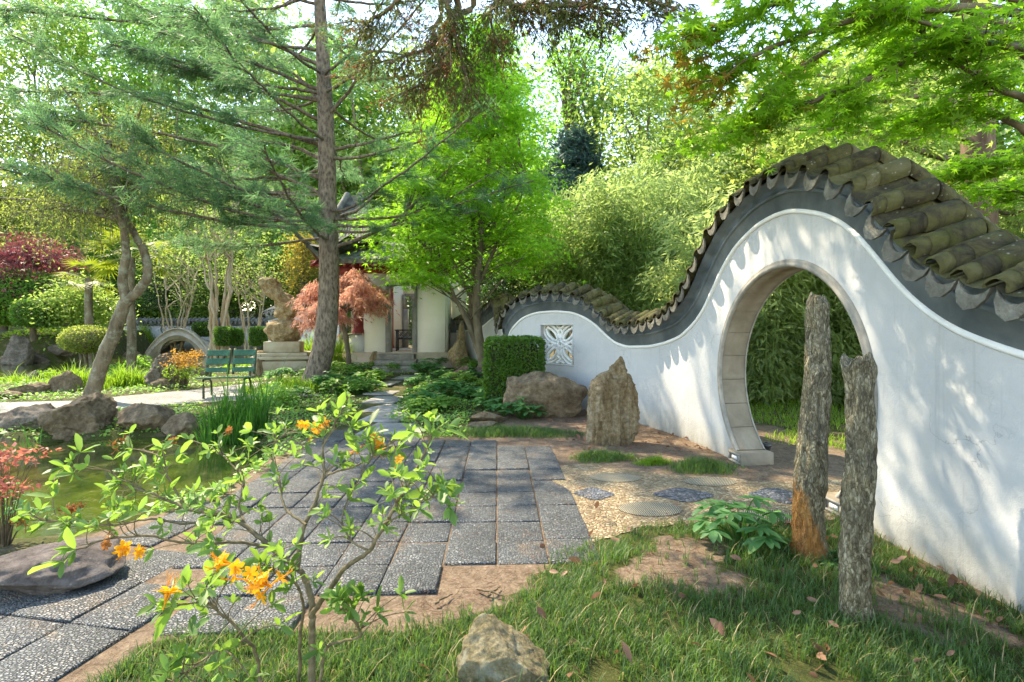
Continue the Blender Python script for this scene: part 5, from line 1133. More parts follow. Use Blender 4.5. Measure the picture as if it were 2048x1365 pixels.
# ---------------------------------------------------------------- bamboo
def bamboo(seed, h, leaf, nc=26, dens=1.0, low=3):
    r = rng(seed); root = thing('bamboo_clump', 'x', 'bamboo'); m = MB(); L = MB()
    for k in range(nc):
        a = r.uniform(0, 2*np.pi); q = r.uniform(0, .55); bend = r.uniform(.3, 1.3); hh = h*r.uniform(.65, 1.05); d = np.array([math.cos(a), math.sin(a), 0])
        p = bez(d*q, d*(q+.1)+(0, 0, hh*.7), d*(q+bend)+(0, 0, hh), 12); m.tubes(p, np.linspace(.018, .004, 12), 5)
        for i in np.arange(low, 12, .5):
            c = p[int(i)]+(p[min(int(i)+1, 11)]-p[int(i)])*(i % 1)
            for _ in range(2):
                az = r.uniform(0, 2*np.pi); l = r.uniform(.3, .85)*(1.1-.035*i); e = c+(math.cos(az)*l, math.sin(az)*l, l*.25-.25*l); n2 = int(17*dens); f = r.random(n2)[:, None]
                pos = bez(c, .5*(c+e)+(0, 0, .15*l), e, 2)[:1]*(1-f)+e*f+r.normal(0, .10, (n2, 3)); leaves(L, pos, .17, 'lance', r, up=.45, droop=.45, d=np.broadcast_to((math.cos(az), math.sin(az), -.2), (n2, 3)), jit=.55, wid=1.35)
    m.build('culm', MAT['leaf_bamboo_brightened'], root, True); L.build('foliage', MAT[leaf], root); return root
LB = 'feathery pale bamboo clump behind the lattice window wall'; LG = 'leafy bamboo clump seen through the moon gate'
def spread_dup(proto, spots, label, group, seed):
    r = rng(seed)
    for i, (x, y, s) in enumerate(spots):
        if i == 0: o = proto; o.location = (x, y, g(x, y)); o.scale = (s, s, s)
        else: o = dup(proto, (x, y, g(x, y)), r.uniform(0, 6), s)
        o['label'] = label; o['group'] = group; o['category'] = 'bamboo'
spread_dup(bamboo(3, 5.6, 'leaf_bamboo', 26, .85), [(2.1, 15.0, 1.0), (3.3, 14.6, 1.0), (3.5, 16.6, 1.15), (5.3, 17.4, 1.3), (1.0, 16.8, .95), (4.6, 15.9, 1.05)], LB, 'pale bamboo behind the wall', 3)
spread_dup(bamboo(8, 4.2, 'leaf_bamboo_brightened', 22, .75, .6), [(5.2, 10.6, 1.0), (6.3, 10.2, 1.05), (7.5, 9.6, 1.0), (8.8, 9.3, 1.1), (4.3, 11.2, .95), (6.9, 11.6, 1.2), (8.2, 11.2, 1.2), (9.8, 8.2, 1.05)], LG, 'deep bamboo behind the gate', 5)
# ---------------------------------------------------------------- bark trunk tree behind the wall, right
def right_tree():
    r = rng(66); x, y = 7.45, 8.2; b = np.array([x, y, g(x, y)]); root = thing('cedar_tree', 'reddish barked straight trunk rising behind the tiled crest with bare curved branches', 'tree', None, tuple(b)); m = MB()
    tp = np.array([(0, 0, -.1), (0, 0, 1.5), (.02, 0, 4), (-.05, 0, 7), (0, 0, 11)]); q = catmull(tp, 8); m.tubes(q, np.linspace(.33, .12, len(q)), 16); m.build('trunk', MAT['bark_red'], root, True); Lf = MB()
    for pts in ([(1945,255),(1890,195),(1820,192),(1770,203),(1715,195),(1660,170)], [(1945,170),(1900,150),(1850,160),(1780,168),(1700,158),(1620,152)], [(1950,290),(1900,268),(1840,275),(1790,285)], [(1975,410),(2010,430),(2048,425)], [(1940,330),(1860,310),(1740,270),(1620,262),(1530,275)], [(1960,60),(1900,20),(1820,-30)], [(1970,120),(2040,90),(2120,60)], [(1960,360),(2030,330),(2100,320)]):
        p = trace(pts, np.linspace(y, y-1.2 if pts[-1][0] < 1800 else y, len(pts)))-b; c = wiggle(catmull(p, 6), .008, r); bm_ = MB().tubes(c, np.linspace(.055, .014, len(c)), 7)
        for _ in range(16):
            i = r.integers(len(c)//3, len(c)); e = c[i]+r.normal(0, .45, 3)*np.array([1, 1, .5])+(0, 0, .05); bm_.tubes(bez(c[i], .5*(c[i]+e)+(0, 0, .1), e, 5), np.linspace(.012, .004, 5), 4)
            leaves(Lf, e+r.normal(0, 1, (26, 3))*np.array([.25, .25, .12]), .13, 'maple5', r, up=.6, droop=.3)
        bm_.build('branch', MAT['bark_smooth'], root, True)
    for _ in range(60):
        c = np.array([r.normal(0, 1.6), r.normal(0, 1.6), r.uniform(5.5, 11)]); leaves(Lf, c+r.normal(0, .4, (60, 3)), .15, 'diamond', r, up=.5)
    Lf.build('crown', MAT['leaf_bg'], root)
right_tree()
# ---------------------------------------------------------------- maple reaching in from the right
def over_maple():
    r = rng(90); b = np.array([6.6, 3.4, g(6.6, 3.4)]); root = thing('overhanging_maple', 'maple with star shaped leaves and amber tips reaching in over the gate crest', 'tree', None, tuple(b))
    tq = catmull(np.array([(0, 0, -.1), (-.1, .1, 1.5), (-.35, .1, 3.0), (-.6, .2, 4.2), (-.8, .3, 6)]), 6); MB().tubes(tq, np.linspace(.17, .05, len(tq)), 12).build('trunk', MAT['bark_smooth'], root, True)
    Lf, La = MB(), MB(); fork = tq[-9]
    limbs = [([(2160,160),(2048,100),(1940,80),(1830,40),(1720,20)], (4.6, 4.2, 4.1, 4.0, 3.9)), ([(2160,240),(2048,205),(1950,160),(1850,70),(1800,10)], (4.6, 4.4, 4.3, 4.3, 4.2)), ([(2150,130),(1990,60),(1850,100),(1720,170),(1600,215),(1480,260),(1390,285)], (4.8, 4.5, 4.4, 4.3, 4.3, 4.4, 4.5)),
             ([(2150,60),(1980,20),(1780,30),(1620,70),(1500,120),(1420,170)], (4.4, 4.1, 3.9, 3.9, 3.9, 4.0)), ([(2160,30),(1900,-40),(1650,-20),(1500,20),(1400,80)], (4.2, 3.9, 3.8, 3.8, 3.9)), ([(2150,300),(2040,250),(1960,215),(1880,230),(1800,250)], (4.8, 4.7, 4.7, 4.8, 5.0)),
             ([(2150,360),(2050,320),(1990,330),(1940,350)], (5.2, 5.2, 5.3, 5.5)), ([(2150,420),(2080,390),(2010,380)], (5.6, 5.6, 5.8)), ([(2100,10),(1950,-30),(1800,90),(1730,170),(1690,220)], (4.9, 4.7, 4.7, 4.8, 5.0)), ([(2100,60),(1900,10),(1700,80),(1560,170),(1500,230)], (4.6, 4.3, 4.2, 4.2, 4.3))]
    for pts, Z in limbs:
        p = np.vstack([fork[None], trace(pts, Z)-b]); c = wiggle(catmull(p, 7), .006, r); m = MB().tubes(c, np.linspace(.045, .008, len(c)), 7); n = len(c)
        for k in range(22):
            u = r.uniform(.42, 1.0); i = min(int(u*(n-1)), n-2); t = nrm(c[i+1]-c[i]); s = nrm(np.cross(t, (0, 0, 1.)))*r.choice((-1, 1)); l = r.uniform(.25, .60); e = c[i]+(t*.8+s*r.uniform(.2, .9))*l+(0, 0, r.normal(-.03, .06)); tw_ = bez(c[i], .5*(c[i]+e)+(0, 0, .04), e, 6); m.tubes(tw_, np.linspace(.008, .0025, 6), 4)
            n2 = 27; f = r.uniform(.15, 1.1, n2)[:, None]; pos = tw_[0]*(1-f)+e*f+r.normal(0, 1, (n2, 3))*np.array([.10, .10, .035]); tip = pts[-1][0] < 1520 and u > .965
            leaves(La if (tip or r.random() < .015) else Lf, pos, .076, 'maple', r, up=.8, droop=.35, jit=.6)
        m.build('branch', MAT['bark_smooth'], root, True)
    Lf.build('crown', MAT['leaf_over'], root); La.build('amber_leaves', MAT['leaf_overtip'], root)
    # unseen part of the crown over the trunk
over_maple()
# ---------------------------------------------------------------- juniper boughs hanging in from above
def juniper():
    r = rng(17); b = np.array([-2.6, -1.6, g(-2.6, -1.6)]); root = thing('juniper_tree', 'brownish olive juniper boughs drooping into view from overhead', 'tree', None, tuple(b))
    q = catmull(np.array([(0, 0, -.1), (.1, 0, 2), (.2, .1, 5), (.3, .2, 8)]), 6); MB().tubes(q, np.linspace(.2, .08, len(q)), 10).build('trunk', MAT['bark_red'], root, True); Lf, Lr = MB(), MB()
    boughs = [([(900,-60),(905,40),(890,110),(850,160),(800,190)], 5.0), ([(930,-60),(900,30),(860,90),(790,120),(740,120)], 5.2), ([(880,-80),(900,20),(925,120),(935,200)], 4.9), ([(960,-60),(1010,10),(1080,20),(1150,30)], 4.6), ([(840,-70),(800,0),(740,40),(700,40)], 5.3), ([(980,-60),(1060,0),(1180,10),(1260,20)], 4.4), ([(1000,-70),(980,30),(990,90)], 5.0), ([(870,-60),(870,60),(880,130),(895,180)], 5.4), ([(1080,-60),(1230,-20),(1340,10)], 4.3)]
    for pts, Z in boughs:
        s0 = q[-6]; p = np.vstack([s0[None], (s0*.5+(trace(pts[:1], Z)-b)*.5)+(0, 0, .9), trace(pts, Z)-b]); c = catmull(p, 7); c = wiggle(c, .008, r); n = len(c); m = MB().tubes(c, np.linspace(.05, .006, n), 6)
        for k in range(36):
            u = r.uniform(.5, 1); i = min(int(u*(n-1)), n-2); l = r.uniform(.2, .55); a = r.uniform(0, 2*np.pi); d = nrm(np.array([math.cos(a)*.9, math.sin(a)*.9, -.6])+nrm(c[i+1]-c[i])*.6); e = c[i]+d*l; m.tubes(bez(c[i], .5*(c[i]+e)+(0, 0, .02), e, 4), np.linspace(.006, .002, 4), 3)
            n2 = 24; f = r.uniform(.1, 1.1, n2)[:, None]; pos = c[i]*(1-f)+e*f+r.normal(0, .05, (n2, 3)); leaves(Lr if r.random() < .16 else Lf, pos, .042, 'spray', r, d=np.broadcast_to(d, (n2, 3)), jit=.5, droop=.25)
        m.build('branch', MAT['twig'], root, True)
    for k in range(64):                                             # unseen crown clumps added above the view to shade wall and lawn
        c = np.array([r.uniform(-2.9, 1.6), r.uniform(3.5, 9.5), 0]); c[2] = max(6.0, 1.6+.75*c[1])+r.uniform(.3, 2.6); c = c-b; Lf.tubes(wiggle(bez(q[-4], .5*(q[-4]+c)+(0, 0, .5), c, 7), .03, r), np.linspace(.04, .01, 7), 5)
        leaves(Lf, c+r.normal(0, 1, (70, 3))*np.array([.42, .42, .16]), .16, 'spray', r, up=.5, droop=.2)
    Lf.build('crown', MAT['leaf_juniper'], root); Lr.build('rusty_sprays', MAT['leaf_rust'], root)
juniper()
# ---------------------------------------------------------------- clipped shrubs
def clipped(name, label, pos, dims, seed, n, size, p=6.0, leaf='leaf_box', rz=0, stem=0.0, cat='hedge', rough=.03, group=None, dome=False):
    """a clipped shrub: leaves packed over a rounded block, a dense twig core inside"""
    r = rng(seed); root = thing(name, label, cat, group, tuple(float(x) for x in pos)); root.rotation_euler = (0, 0, rz); h = np.array(dims)/2
    d = nrm(r.normal(0, 1, (n, 3))); k = (np.abs(d)**p).sum(1)**(-1/p)
    q = d*k[:, None]; 
    if dome: q[:, 2] = np.where(q[:, 2] < 0, q[:, 2]*.9, q[:, 2])
    q = q*h*(1+rough*vnoise(q*4+seed, seed)[:, None]+r.normal(0, .018, (n, 1))-.10*(r.random((n, 1)) < .35)*r.random((n, 1)))
    nn = nrm(q/h**2); c = np.array([0, 0, h[2]+stem]); L = MB()
    leaves(L, q+c, size, 'diamond', r, d=nn*.25+r.normal(0, .6, (n, 3)), up=.0, jit=.3, wid=1.5); L.build('foliage', MAT[leaf], root)
    th = np.linspace(0, 2*np.pi, 25)[:-1]; ph = np.linspace(-np.pi/2+.01, np.pi/2-.01, 13)
    D = np.stack([np.cos(ph)[:, None]*np.cos(th), np.cos(ph)[:, None]*np.sin(th), np.broadcast_to(np.sin(ph)[:, None], (13, 24))], -1); K = (np.abs(D)**p).sum(-1)**(-1/p)
    m = MB().grid(D*K[..., None]*h*.84+c, closed_v=True)
    if stem > 0:
        for _ in range(3): a = r.normal(0, .05, 2); m.tubes(np.array([(a[0], a[1], -.1), (a[0]*2, a[1]*2, stem*.6), (a[0]*4, a[1]*4, stem+h[2]*.5)]), np.array([.05, .045, .035]), 6)
    m.build('twig_core', MAT['hedge_core'] if stem == 0 else MAT['bark_smooth'], root, True); return root
clipped('box_hedge', 'square clipped box hedge between the maple stems and the lattice window', (.05, 9.75, .05), (1.06, .66, 1.29), 3, 24000, .042, p=14, rz=R(-6), rough=.02)
c_ = A(28, 23.5); clipped('domed_shrub', 'big domed light green shrub on the left slope', (c_[0], c_[1], P(0, 640, 23.5)[2]-.2), (4.6, 3.6, 2.5), 5, 15000, .11, p=2.2, leaf='leaf_bg2', cat='shrub')
c_ = A(78, 21.5); clipped('rounded_hedge', 'dark green clipped hedge with rounded top below the domed shrub', (c_[0], c_[1], P(0, 650, 21.5)[2]-.05), (1.6, 1.3, 1.08), 6, 7000, .07, p=4)
c_ = A(177, 18.5); clipped('mushroom_shrub', 'mushroom shaped clipped shrub on short stems by the water', (c_[0], c_[1], 0.05), (1.6, 1.5, .95), 7, 7000, .055, p=2.3, leaf='leaf_olive', stem=.55, cat='shrub')
for (lab, px, Z, y0, y1, wpx, sd_, pw) in [('small square clipped hedge below the stem sheaf of the crape myrtle', 449, 24, 656, 690, 29, 11, 8), ('small rounded clipped hedge between two square ones', 474, 24.3, 659, 690, 20, 12, 4), ('small square clipped hedge nearest the scholar stone', 517, 24, 656, 690, 28, 13, 8), ('flat topped clipped hedge peeping over the bridge parapet', 408, 31, 646, 672, 33, 14, 8)]:
    b = P(px, y1, Z); hh = (y1-y0)/F*Z; clipped('clipped_hedge', lab, (b[0], Z, b[2]), (wpx/F*Z, wpx/F*Z*.9, hh), sd_, 3500, .07, p=pw, group='clipped hedges before the low wall')
# ---------------------------------------------------------------- grass
def blades(mb, pos, hgt, wd, r, lean=.9, kindl='blade'):
    n = len(pos); az = r.uniform(0, 2*np.pi, n); x = np.stack([np.cos(az), np.sin(az), 0*az], -1); z = np.tile((0, 0, 1.), (n, 1)); y = np.cross(z, x); M = np.stack([x, y, z], 1)
    h = hgt*np.exp(r.normal(0, .25, n)); v, q, t = LF['blade']; mb.scatter(v, q, t, pos, M, np.stack([h*lean*r.uniform(.25, 1.25, n), np.full(n, wd), h], -1)); return mb
def in_polys(x, y, polys, d=0): 
    o = np.zeros(x.shape, bool)
    for p in polys: o |= poly_sd(x, y, p) < d
    return o
def lawn():
    r = rng(21); L, D = MB(), MB(); n = 30000; u = r.random(n); y = 1.02+3.6*u**1.25; x = r.uniform(-1.12, 1.1, n)*y; sd = poly_sd(x, y, LAWN); keep = (sd < -.01+.03*r.normal(0, 1, n)) & (x < plan(np.interp(y, _pc[:, 1][:400], _ps[:400]))[:, 0]-.03)
    dens = fbm(np.stack([x*2.2, y*2.2, 0*x], -1), 3, 5); keep &= (dens > -1.1+.6*r.random(n)) | (y < 1.9)
    wobble = .16*fbm(np.stack([x*4, y*4, 0*x], -1), 3, 8); bare = np.maximum(*[np.clip(.5-(poly_sd(x, y, p)+wobble)/.12, 0, .93) for p in BARE]); keep &= r.random(n) > bare; x, y = x[keep], y[keep]; k = 6
    X = np.repeat(x, k)+r.normal(0, .010, len(x)*k); Y = np.repeat(y, k)+r.normal(0, .010, len(x)*k); Z = gz(X, Y)-.004
    hv = .062*(1+.45*vnoise(np.stack([X*3, Y*3, 0*X], -1), 9)); blades(L, np.stack([X, Y, Z], -1), hv, .0044, r, 1.0)
    kind(L.build('lawn_grass', MAT['grass']), 'stuff', 'fine bladed dark green mondo grass covering the near ground', 'grass')
    m = 2400; i = r.integers(len(X), size=m); blades(D, np.stack([X[i], Y[i], Z[i]], -1), .085, .0045, r, 1.4); kind(D.build('dry_grass', MAT['grass_dry']), 'stuff', 'scattered straw coloured dry blades in the green grass', 'grass')
lawn()
def patch(label, px, py, rx, ry, n, h, seed, wd=.006, mat='grass', name='grass_patch', dz=0.0):
    b = G(px, py); r = rng(seed); Z = b[1]; a = r.uniform(0, 2*np.pi, n); q = np.sqrt(r.random(n)); q *= (1+.55*vnoise(np.stack([np.cos(a)*2.2+seed, np.sin(a)*2.2, 0*a], -1), seed)+.25*np.abs(r.normal(0, 1, n))*(q > .8))
    x = b[0]+rx*q*np.cos(a); y = b[1]+ry*q*np.sin(a); pos = np.stack([x, y, gz(x, y)-.004+dz*np.clip(1-q*q, 0, 1)], -1); o = blades(MB(), pos, h*(1.15-.5*q), wd, r, .95).build(name, MAT[mat]); return tag(o, label, 'grass')
patch('long low dark grass mat at the near edge of the straw bed', 1020, 868, .80, .26, 5000, .10, 31); patch('low grass mat at the foot of the tall golden rock', 1205, 918, .34, .16, 2200, .09, 32); patch('low grass mat against the wall beside the gate foot', 1402, 938, .34, .19, 2400, .10, 33)
patch('small bright weed tuft between two low grass mats', 1310, 928, .16, .09, 900, .08, 34, mat='grass_bright'); patch('grassy top growing on the mossy rock mound', 1022, 806, .36, .26, 2400, .15, 35, dz=.40)
for lab, px, py, rx, h, sd_, mt in [('bright arching grass tuft behind the slanted boulder', 160, 778, .75, .50, 41, 'grass_bright'), ('bright arching grass tuft left of the upright mottled rock', 250, 772, .55, .42, 42, 'grass_bright'), ('bright grass tuft on the bank before the bridge', 322, 705, 1.1, .65, 43, 'grass_bright'),
                             ('soft grass tuft beside the left hand shore rocks', 40, 722, .9, .45, 44, 'grass_bright'), ('pale grass fringe between bench and pine foot', 575, 782, .8, .26, 45, 'grass_bright'), ('grass fringe on the far bank right of the bridge', 425, 700, .7, .4, 46, 'grass_bright'), ('spiky pale plant left of the pavilion parapet', 668, 735, .55, .75, 47, 'grass_bright'), ('yellow green spiky plant behind the pine trunk', 620, 735, .6, 1.0, 48, 'grass_bright')]:
    patch(lab, px, py, rx, rx*.6, 900, h, sd_, .022, mt, 'grass_tuft')
def iris(label, px, py, rx, h, n, seed):
    b = G(px, py); r = rng(seed); a = r.uniform(0, 2*np.pi, n); q = np.sqrt(r.random(n))*rx; x, y = b[0]+q*np.cos(a), b[1]+q*.7*np.sin(a); o = blades(MB(), np.stack([x, y, gz(x, y)-.02], -1), h, .022, r, .55).build('iris_clump', MAT['iris']); tag(o, label, 'plant')
iris('tall clump of strap shaped iris leaves beside the near pond', 472, 872, .48, .62, 520, 51); iris('few thin reed blades standing at the pond edge left of the slanted boulder', 60, 900, .12, .45, 14, 52)
# ---------------------------------------------------------------- ground cover on the banks
NOGO = [PAVE1, PAVE2, PAVE3, POND_A]
def cover():
    r = rng(61); n = 52000; y = 4.2+17*r.random(n)**1.5; x = r.uniform(-1.08, .15, n)*y; gpath = [G(*p)[:2] for p in [(0,806),(160,802),(300,788),(420,776),(540,764),(600,776),(640,792),(520,800),(400,806),(290,812),(150,838),(0,846)]]
    pts = np.stack([x*.9, y*.9, 0*x], -1); keep = ~in_polys(x, y, NOGO+[gpath], .02) & ~in_polys(x, y, [POND_B], .1) & (fbm(pts, 3, 2) > -.55) & ~((x > -.7) & (y < 9.6)) & ~((x > -3.4) & (x < .2) & (y < 7.2) & (poly_sd(x, y, POND_A) > .30+.25*vnoise(np.stack([x*3, y*3, 0*x], -1), 4))) & ~((y > 15.2) & (x > -5.3))
    x, y = x[keep], y[keep]; h = .05+.10*np.clip(fbm(np.stack([x*1.1, y*1.1, 0*x+4], -1), 3, 7)+.3, 0, 1); n = len(x); pos = np.stack([x, y, gz(x, y)+h*r.random(n)], -1)
    L = leaves(MB(), pos, .062, 'diamond', r, up=.7, d=r.normal(0, 1, (n, 3))*np.array([1, 1, .3]), wid=1.3); kind(L.build('ground_cover', MAT['leaf_cover']), 'stuff', 'low small leaved ground cover over the pond banks', 'ground cover')
    n = 9000; y = 17.5+10*r.random(n); x = -8.5-16*r.random(n); keep = ~in_polys(x, y, [POND_B], .05); x, y = x[keep], y[keep]; pos = np.stack([x, y, gz(x, y)+.25*r.random(len(x))*np.clip(.4+fbm(np.stack([x*.5, y*.5, 0*x], -1), 3, 8), 0, 1)], -1)
    L = leaves(MB(), pos, .16, 'diamond', r, up=.6, d=r.normal(0, 1, (len(x), 3))*np.array([1, 1, .4]), wid=1.3); kind(L.build('ground_cover', MAT['grass_bright']), 'stuff', 'bright leafy ground cover on the far left slope', 'ground cover')
    n = 16000; x = r.uniform(3.3, 11, n); y = r.uniform(6, 11, n); pos = np.stack([x, y, gz(x, y)], -1); keep = (fbm(np.stack([x, y, 0*x], -1), 3, 3)+.5*(y-7.6) > -.1); blades(L2 := MB(), pos[keep], .07, .012, r, 1.0); kind(L2.build('back_lawn', MAT['grass_bright']), 'stuff', 'sunlit short grass behind the moon gate', 'grass')
cover()
def leafy(seed, n, h, rad, lsize, leaf):
    r = rng(seed); root = thing('leafy_plant', 'x', 'plant'); m = MB(); L = MB()
    for k in range(n):
        a = r.uniform(0, 2*np.pi); q = rad*np.sqrt(r.random()); e = np.array([q*math.cos(a), q*math.sin(a), h*r.uniform(.55, 1.1)*(1.1-.45*q/rad)]); m.tubes(bez(np.zeros(3)+e*(.25, .25, 0), e*(.5, .5, .7), e, 4), np.linspace(.006, .003, 4), 3)
        c = r.integers(4, 7); az = np.arange(c)*2*np.pi/c+r.uniform(0, 1); d = np.stack([np.cos(az), np.sin(az), np.full(c, .05)], -1); leaves(L, np.broadcast_to(e, (c, 3)), lsize, 'oval', r, d=d, up=.85, jit=.2, droop=.1, wid=1.25)
    m.build('stem', MAT['iris'], root); L.build('foliage', MAT[leaf], root); return root
pl = [leafy(3, 42, .30, .34, .105, 'leaf_cover'), leafy(4, 38, .34, .32, .125, 'leaf_deep')]
r = rng(71); spots = {0: [], 1: []}
for (px, py) in [(880,735),(905,728),(935,735),(960,742),(850,752),(880,760),(915,772),(945,762),(975,778),(835,775),(862,785),(895,795),(930,800),(965,800),(830,800),(855,812),(885,820),(838,826),(988,812),(965,818),(1040,838),(900,712),(940,716),(872,722)]: spots[int(r.random() < .45)].append((px, py, 1))
for (px, py) in [(665,765),(690,757),(715,752),(740,742),(765,735),(780,745),(700,775),(730,770),(752,762),(680,785),(648,776),(712,790),(790,730),(735,785),(640,760),(770,722),(675,745),(600,800),(560,805)]: spots[int(r.random() < .45)].append((px, py, 0))
used = [False, False]
for kk in (0, 1):
    for (px, py, side) in spots[kk]:
        b = G(px, py); b = b+(r.normal(0, .06), r.normal(0, .06), -.02)
        if in_polys(np.array([b[0]]), np.array([b[1]]), [PAVE3], -.02)[0]: continue
        sc_ = r.uniform(.85, 1.3); rz_ = r.uniform(0, 6)
        if not used[kk]: o = pl[kk]; o.location = b; o.rotation_euler = (0, 0, rz_); o.scale = (sc_,)*3; used[kk] = True
        else: o = dup(pl[kk], b, rz_, sc_)
        o['label'] = [['light green leafy plant edging the pine side of the flagstone path', 'light green leafy plant in the bed before the green maple'], ['dark green whorled plant edging the pine side of the flagstone path', 'dark green whorled plant in the bed before the green maple']][kk][side]
        o['group'] = [['light plants by the pine', 'light plants by the maple'], ['dark plants by the pine', 'dark plants by the maple']][kk][side]
def hellebore(label, px, py, size, n, seed, h=.3, name='hellebore'):
    b = G(px, py); r = rng(seed); root = thing(name, label, 'plant', None, tuple(b)); m = MB(); L = MB()
    for k in range(n):
        a = 2.4*k+r.normal(0, .3); q = size*r.uniform(.25, 1); e = np.array([q*math.cos(a), q*math.sin(a)*.8, h*r.uniform(.45, 1.05)*(1.15-.5*q/size)]); m.tubes(bez(e*(.1, .1, 0), e*(.4, .4, .9), e, 6), np.linspace(.006, .004, 6), 5)
        c = 7; az = np.linspace(-2.0, 2.0, c)+a; d = np.stack([np.cos(az), np.sin(az), np.full(c, -.12)], -1); leaves(L, np.broadcast_to(e, (c, 3)), size*.55, 'oval', r, d=d, up=.9, jit=.12, wid=.95)
    m.build('stem', MAT['iris'], root, True); L.build('foliage', MAT['leaf_deep'], root)
hellebore('dark green hellebore with fingered leaves left of the orange scarred post', 1482, 1088, .26, 15, 81, .34); hellebore('small hellebore with fingered leaves before the mossy rock mound', 1010, 832, .30, 14, 82, .34); hellebore('small bright hellebore in front of the pedestal corner', 560, 765, .34, 12, 83, .4); hellebore('broken leafy stem lying at the foot of the scarred post', 1660, 1122, .13, 4, 84, .06, 'fallen_stem')
def nandina(label, px, py, w_, h, mats, seed, n=40):
    b = G(px, py); r = rng(seed); root = thing('nandina', label, 'shrub', None, tuple(b)); m = MB(); Ls = [MB(), MB()]
    for k in range(n):
        a = r.uniform(0, 2*np.pi); q = w_*np.sqrt(r.random()); z = h*r.uniform(.25, 1); e = np.array([q*math.cos(a), q*math.sin(a), z]); m.tubes(bez(e*(.15, .15, 0), e*(.4, .4, .8), e, 5), np.linspace(.006, .002, 5), 4)
        n2 = 16; leaves(Ls[0] if z > h*.58 else Ls[1], e+r.normal(0, 1, (n2, 3))*np.array([.07, .07, .04])*h, .055*h**.5, 'lance', r, up=.5, droop=.2, wid=2.6)
    m.build('stem', MAT['twig'], root); Ls[0].build('new_leaves', MAT[mats[0]], root); Ls[1].build('foliage', MAT[mats[1]], root)
nandina('red tipped nandina at the left edge beside the near pond', 8, 1092, .22, .70, ('nandina_red', 'leaf_deep'), 91, 34); nandina('yellow orange nandina right of the upright mottled rock', 367, 775, .42, .92, ('nandina_gold', 'grass_bright'), 92, 90)
def bush(label, px, py, wpx, hpx, leaf, seed, n=2600, ls=.07):
    b = G(px, py); r = rng(seed); s = b[1]/F; h = hpx*s; w_ = wpx*s/2; root = thing('leafy_bush', label, 'shrub', None, tuple(b)); m = MB(); d = nrm(r.normal(0, 1, (n, 3))); d[:, 2] = np.abs(d[:, 2]); q = d*r.uniform(.45, 1.05, (n, 1))*(1+.25*vnoise(d*2.2+seed, seed))[:, None]*np.array([w_, w_*.8, h])
    for k in range(14): e = q[r.integers(n)]; m.tubes(bez(e*.05, e*(.4, .4, .7), e, 5), np.linspace(.012, .004, 5), 4)
    m.build('stem', MAT['twig'], root); leaves(MB(), q, ls, 'diamond', r, up=.5, wid=1.2).build('foliage', MAT[leaf], root) if False else None
    L = leaves(MB(), q, ls, 'diamond', r, up=.5, wid=1.2); L.build('foliage', MAT[leaf], root)
bush('soft dark mound of foliage right of the iris clump', 550, 815, 90, 45, 'leaf_cover', 93, 3000, .05); bush('green bush on the far bank left of the bridge', 275, 695, 60, 36, 'leaf_bg2', 94, 1800, .12); bush('bright green bush left of the mushroom shrub', 100, 705, 70, 30, 'grass_bright', 95, 2000, .11); bush('low green bush right of the mushroom shrub', 225, 700, 50, 28, 'leaf_cover', 96, 1600, .10)
bush('low bright bush before the left border rocks', 20, 712, 90, 24, 'grass_bright', 97, 2000, .11); bush('vine covered bush between maple stems and the tiled wall end', 1005, 700, 46, 70, 'leaf_cover', 98, 1500, .10); bush('pale leafy plant under the laceleaf maple', 655, 728, 50, 40, 'grass_bright', 99, 900, .14)
# ---------------------------------------------------------------- litter
def litter():
    r = rng(55); L = MB(); pts = []
    for _ in range(95): y = 1.3+3.2*r.random(); x = r.uniform(.05, 1.0)*y; pts.append((x, y, .055))
    for _ in range(60): y = r.uniform(2.2, 4.0); x = 2.78-abs(r.normal(0, .35)); pts.append((x, y, .05))
    for _ in range(30): y = r.uniform(1.4, 3); x = r.uniform(-.6, .6); pts.append((x, y, .05))
    for _ in range(260): y = r.uniform(6.3, 10); x = r.uniform(.6, 2.6); pts.append((x, y, .012))
    p = np.array(pts); p = p[p[:, 0] < 2.74]; n = len(p); pos = np.stack([p[:, 0], p[:, 1], gz(p[:, 0], p[:, 1])+p[:, 2]], -1); leaves(L, pos, .062, 'oval', r, up=.5, d=r.normal(0, 1, (n, 3))*np.array([1, 1, .5]), wid=1.2, jit=.4)
    kind(L.build('fallen_leaves', MAT['dead_leaf']), 'stuff', 'curled brown dead leaves strewn over grass and straw', 'dead leaves')
    n = 8000; y = r.uniform(2.3, 10.5, n); x = r.uniform(-1.2, 2.7, n); keep = (~in_polys(x, y, [LAWN, PAVE2], 0) | in_polys(x, y, BARE, .05)) & (~in_polys(x, y, [PAVE1], 0) | (r.random(n) < .12)) & (x < np.interp(y, _pc[:400, 1], _pc[:400, 0])-.03) & (in_polys(x, y, [[(-.9,6.1),(3,6.1),(3,11),(-.2,11)], [flat(*q) for q in [(670,1255),(830,1150),(1060,1150),(1050,1240)]], PAVE1]+BARE, .1)); x, y = x[keep], y[keep]
    a = r.uniform(0, 6.3, len(x)); l = r.uniform(.02, .055, len(x)); z = gz(x, y)+.018+.006*r.random(len(x)); c = np.stack([x, y, z], -1); d = np.stack([np.cos(a)*l, np.sin(a)*l, r.normal(0, .006, len(x))], -1)
    S = MB(); S.tubes(np.stack([c-d, c, c+d], 1), np.full((len(x), 3), .0013), 3); kind(S.build('pine_straw', MAT['dead_leaf']), 'stuff', 'reddish pine straw over the bare ground and joints', 'pine straw')
litter()
tw = MB(); b = G(980, 1195)
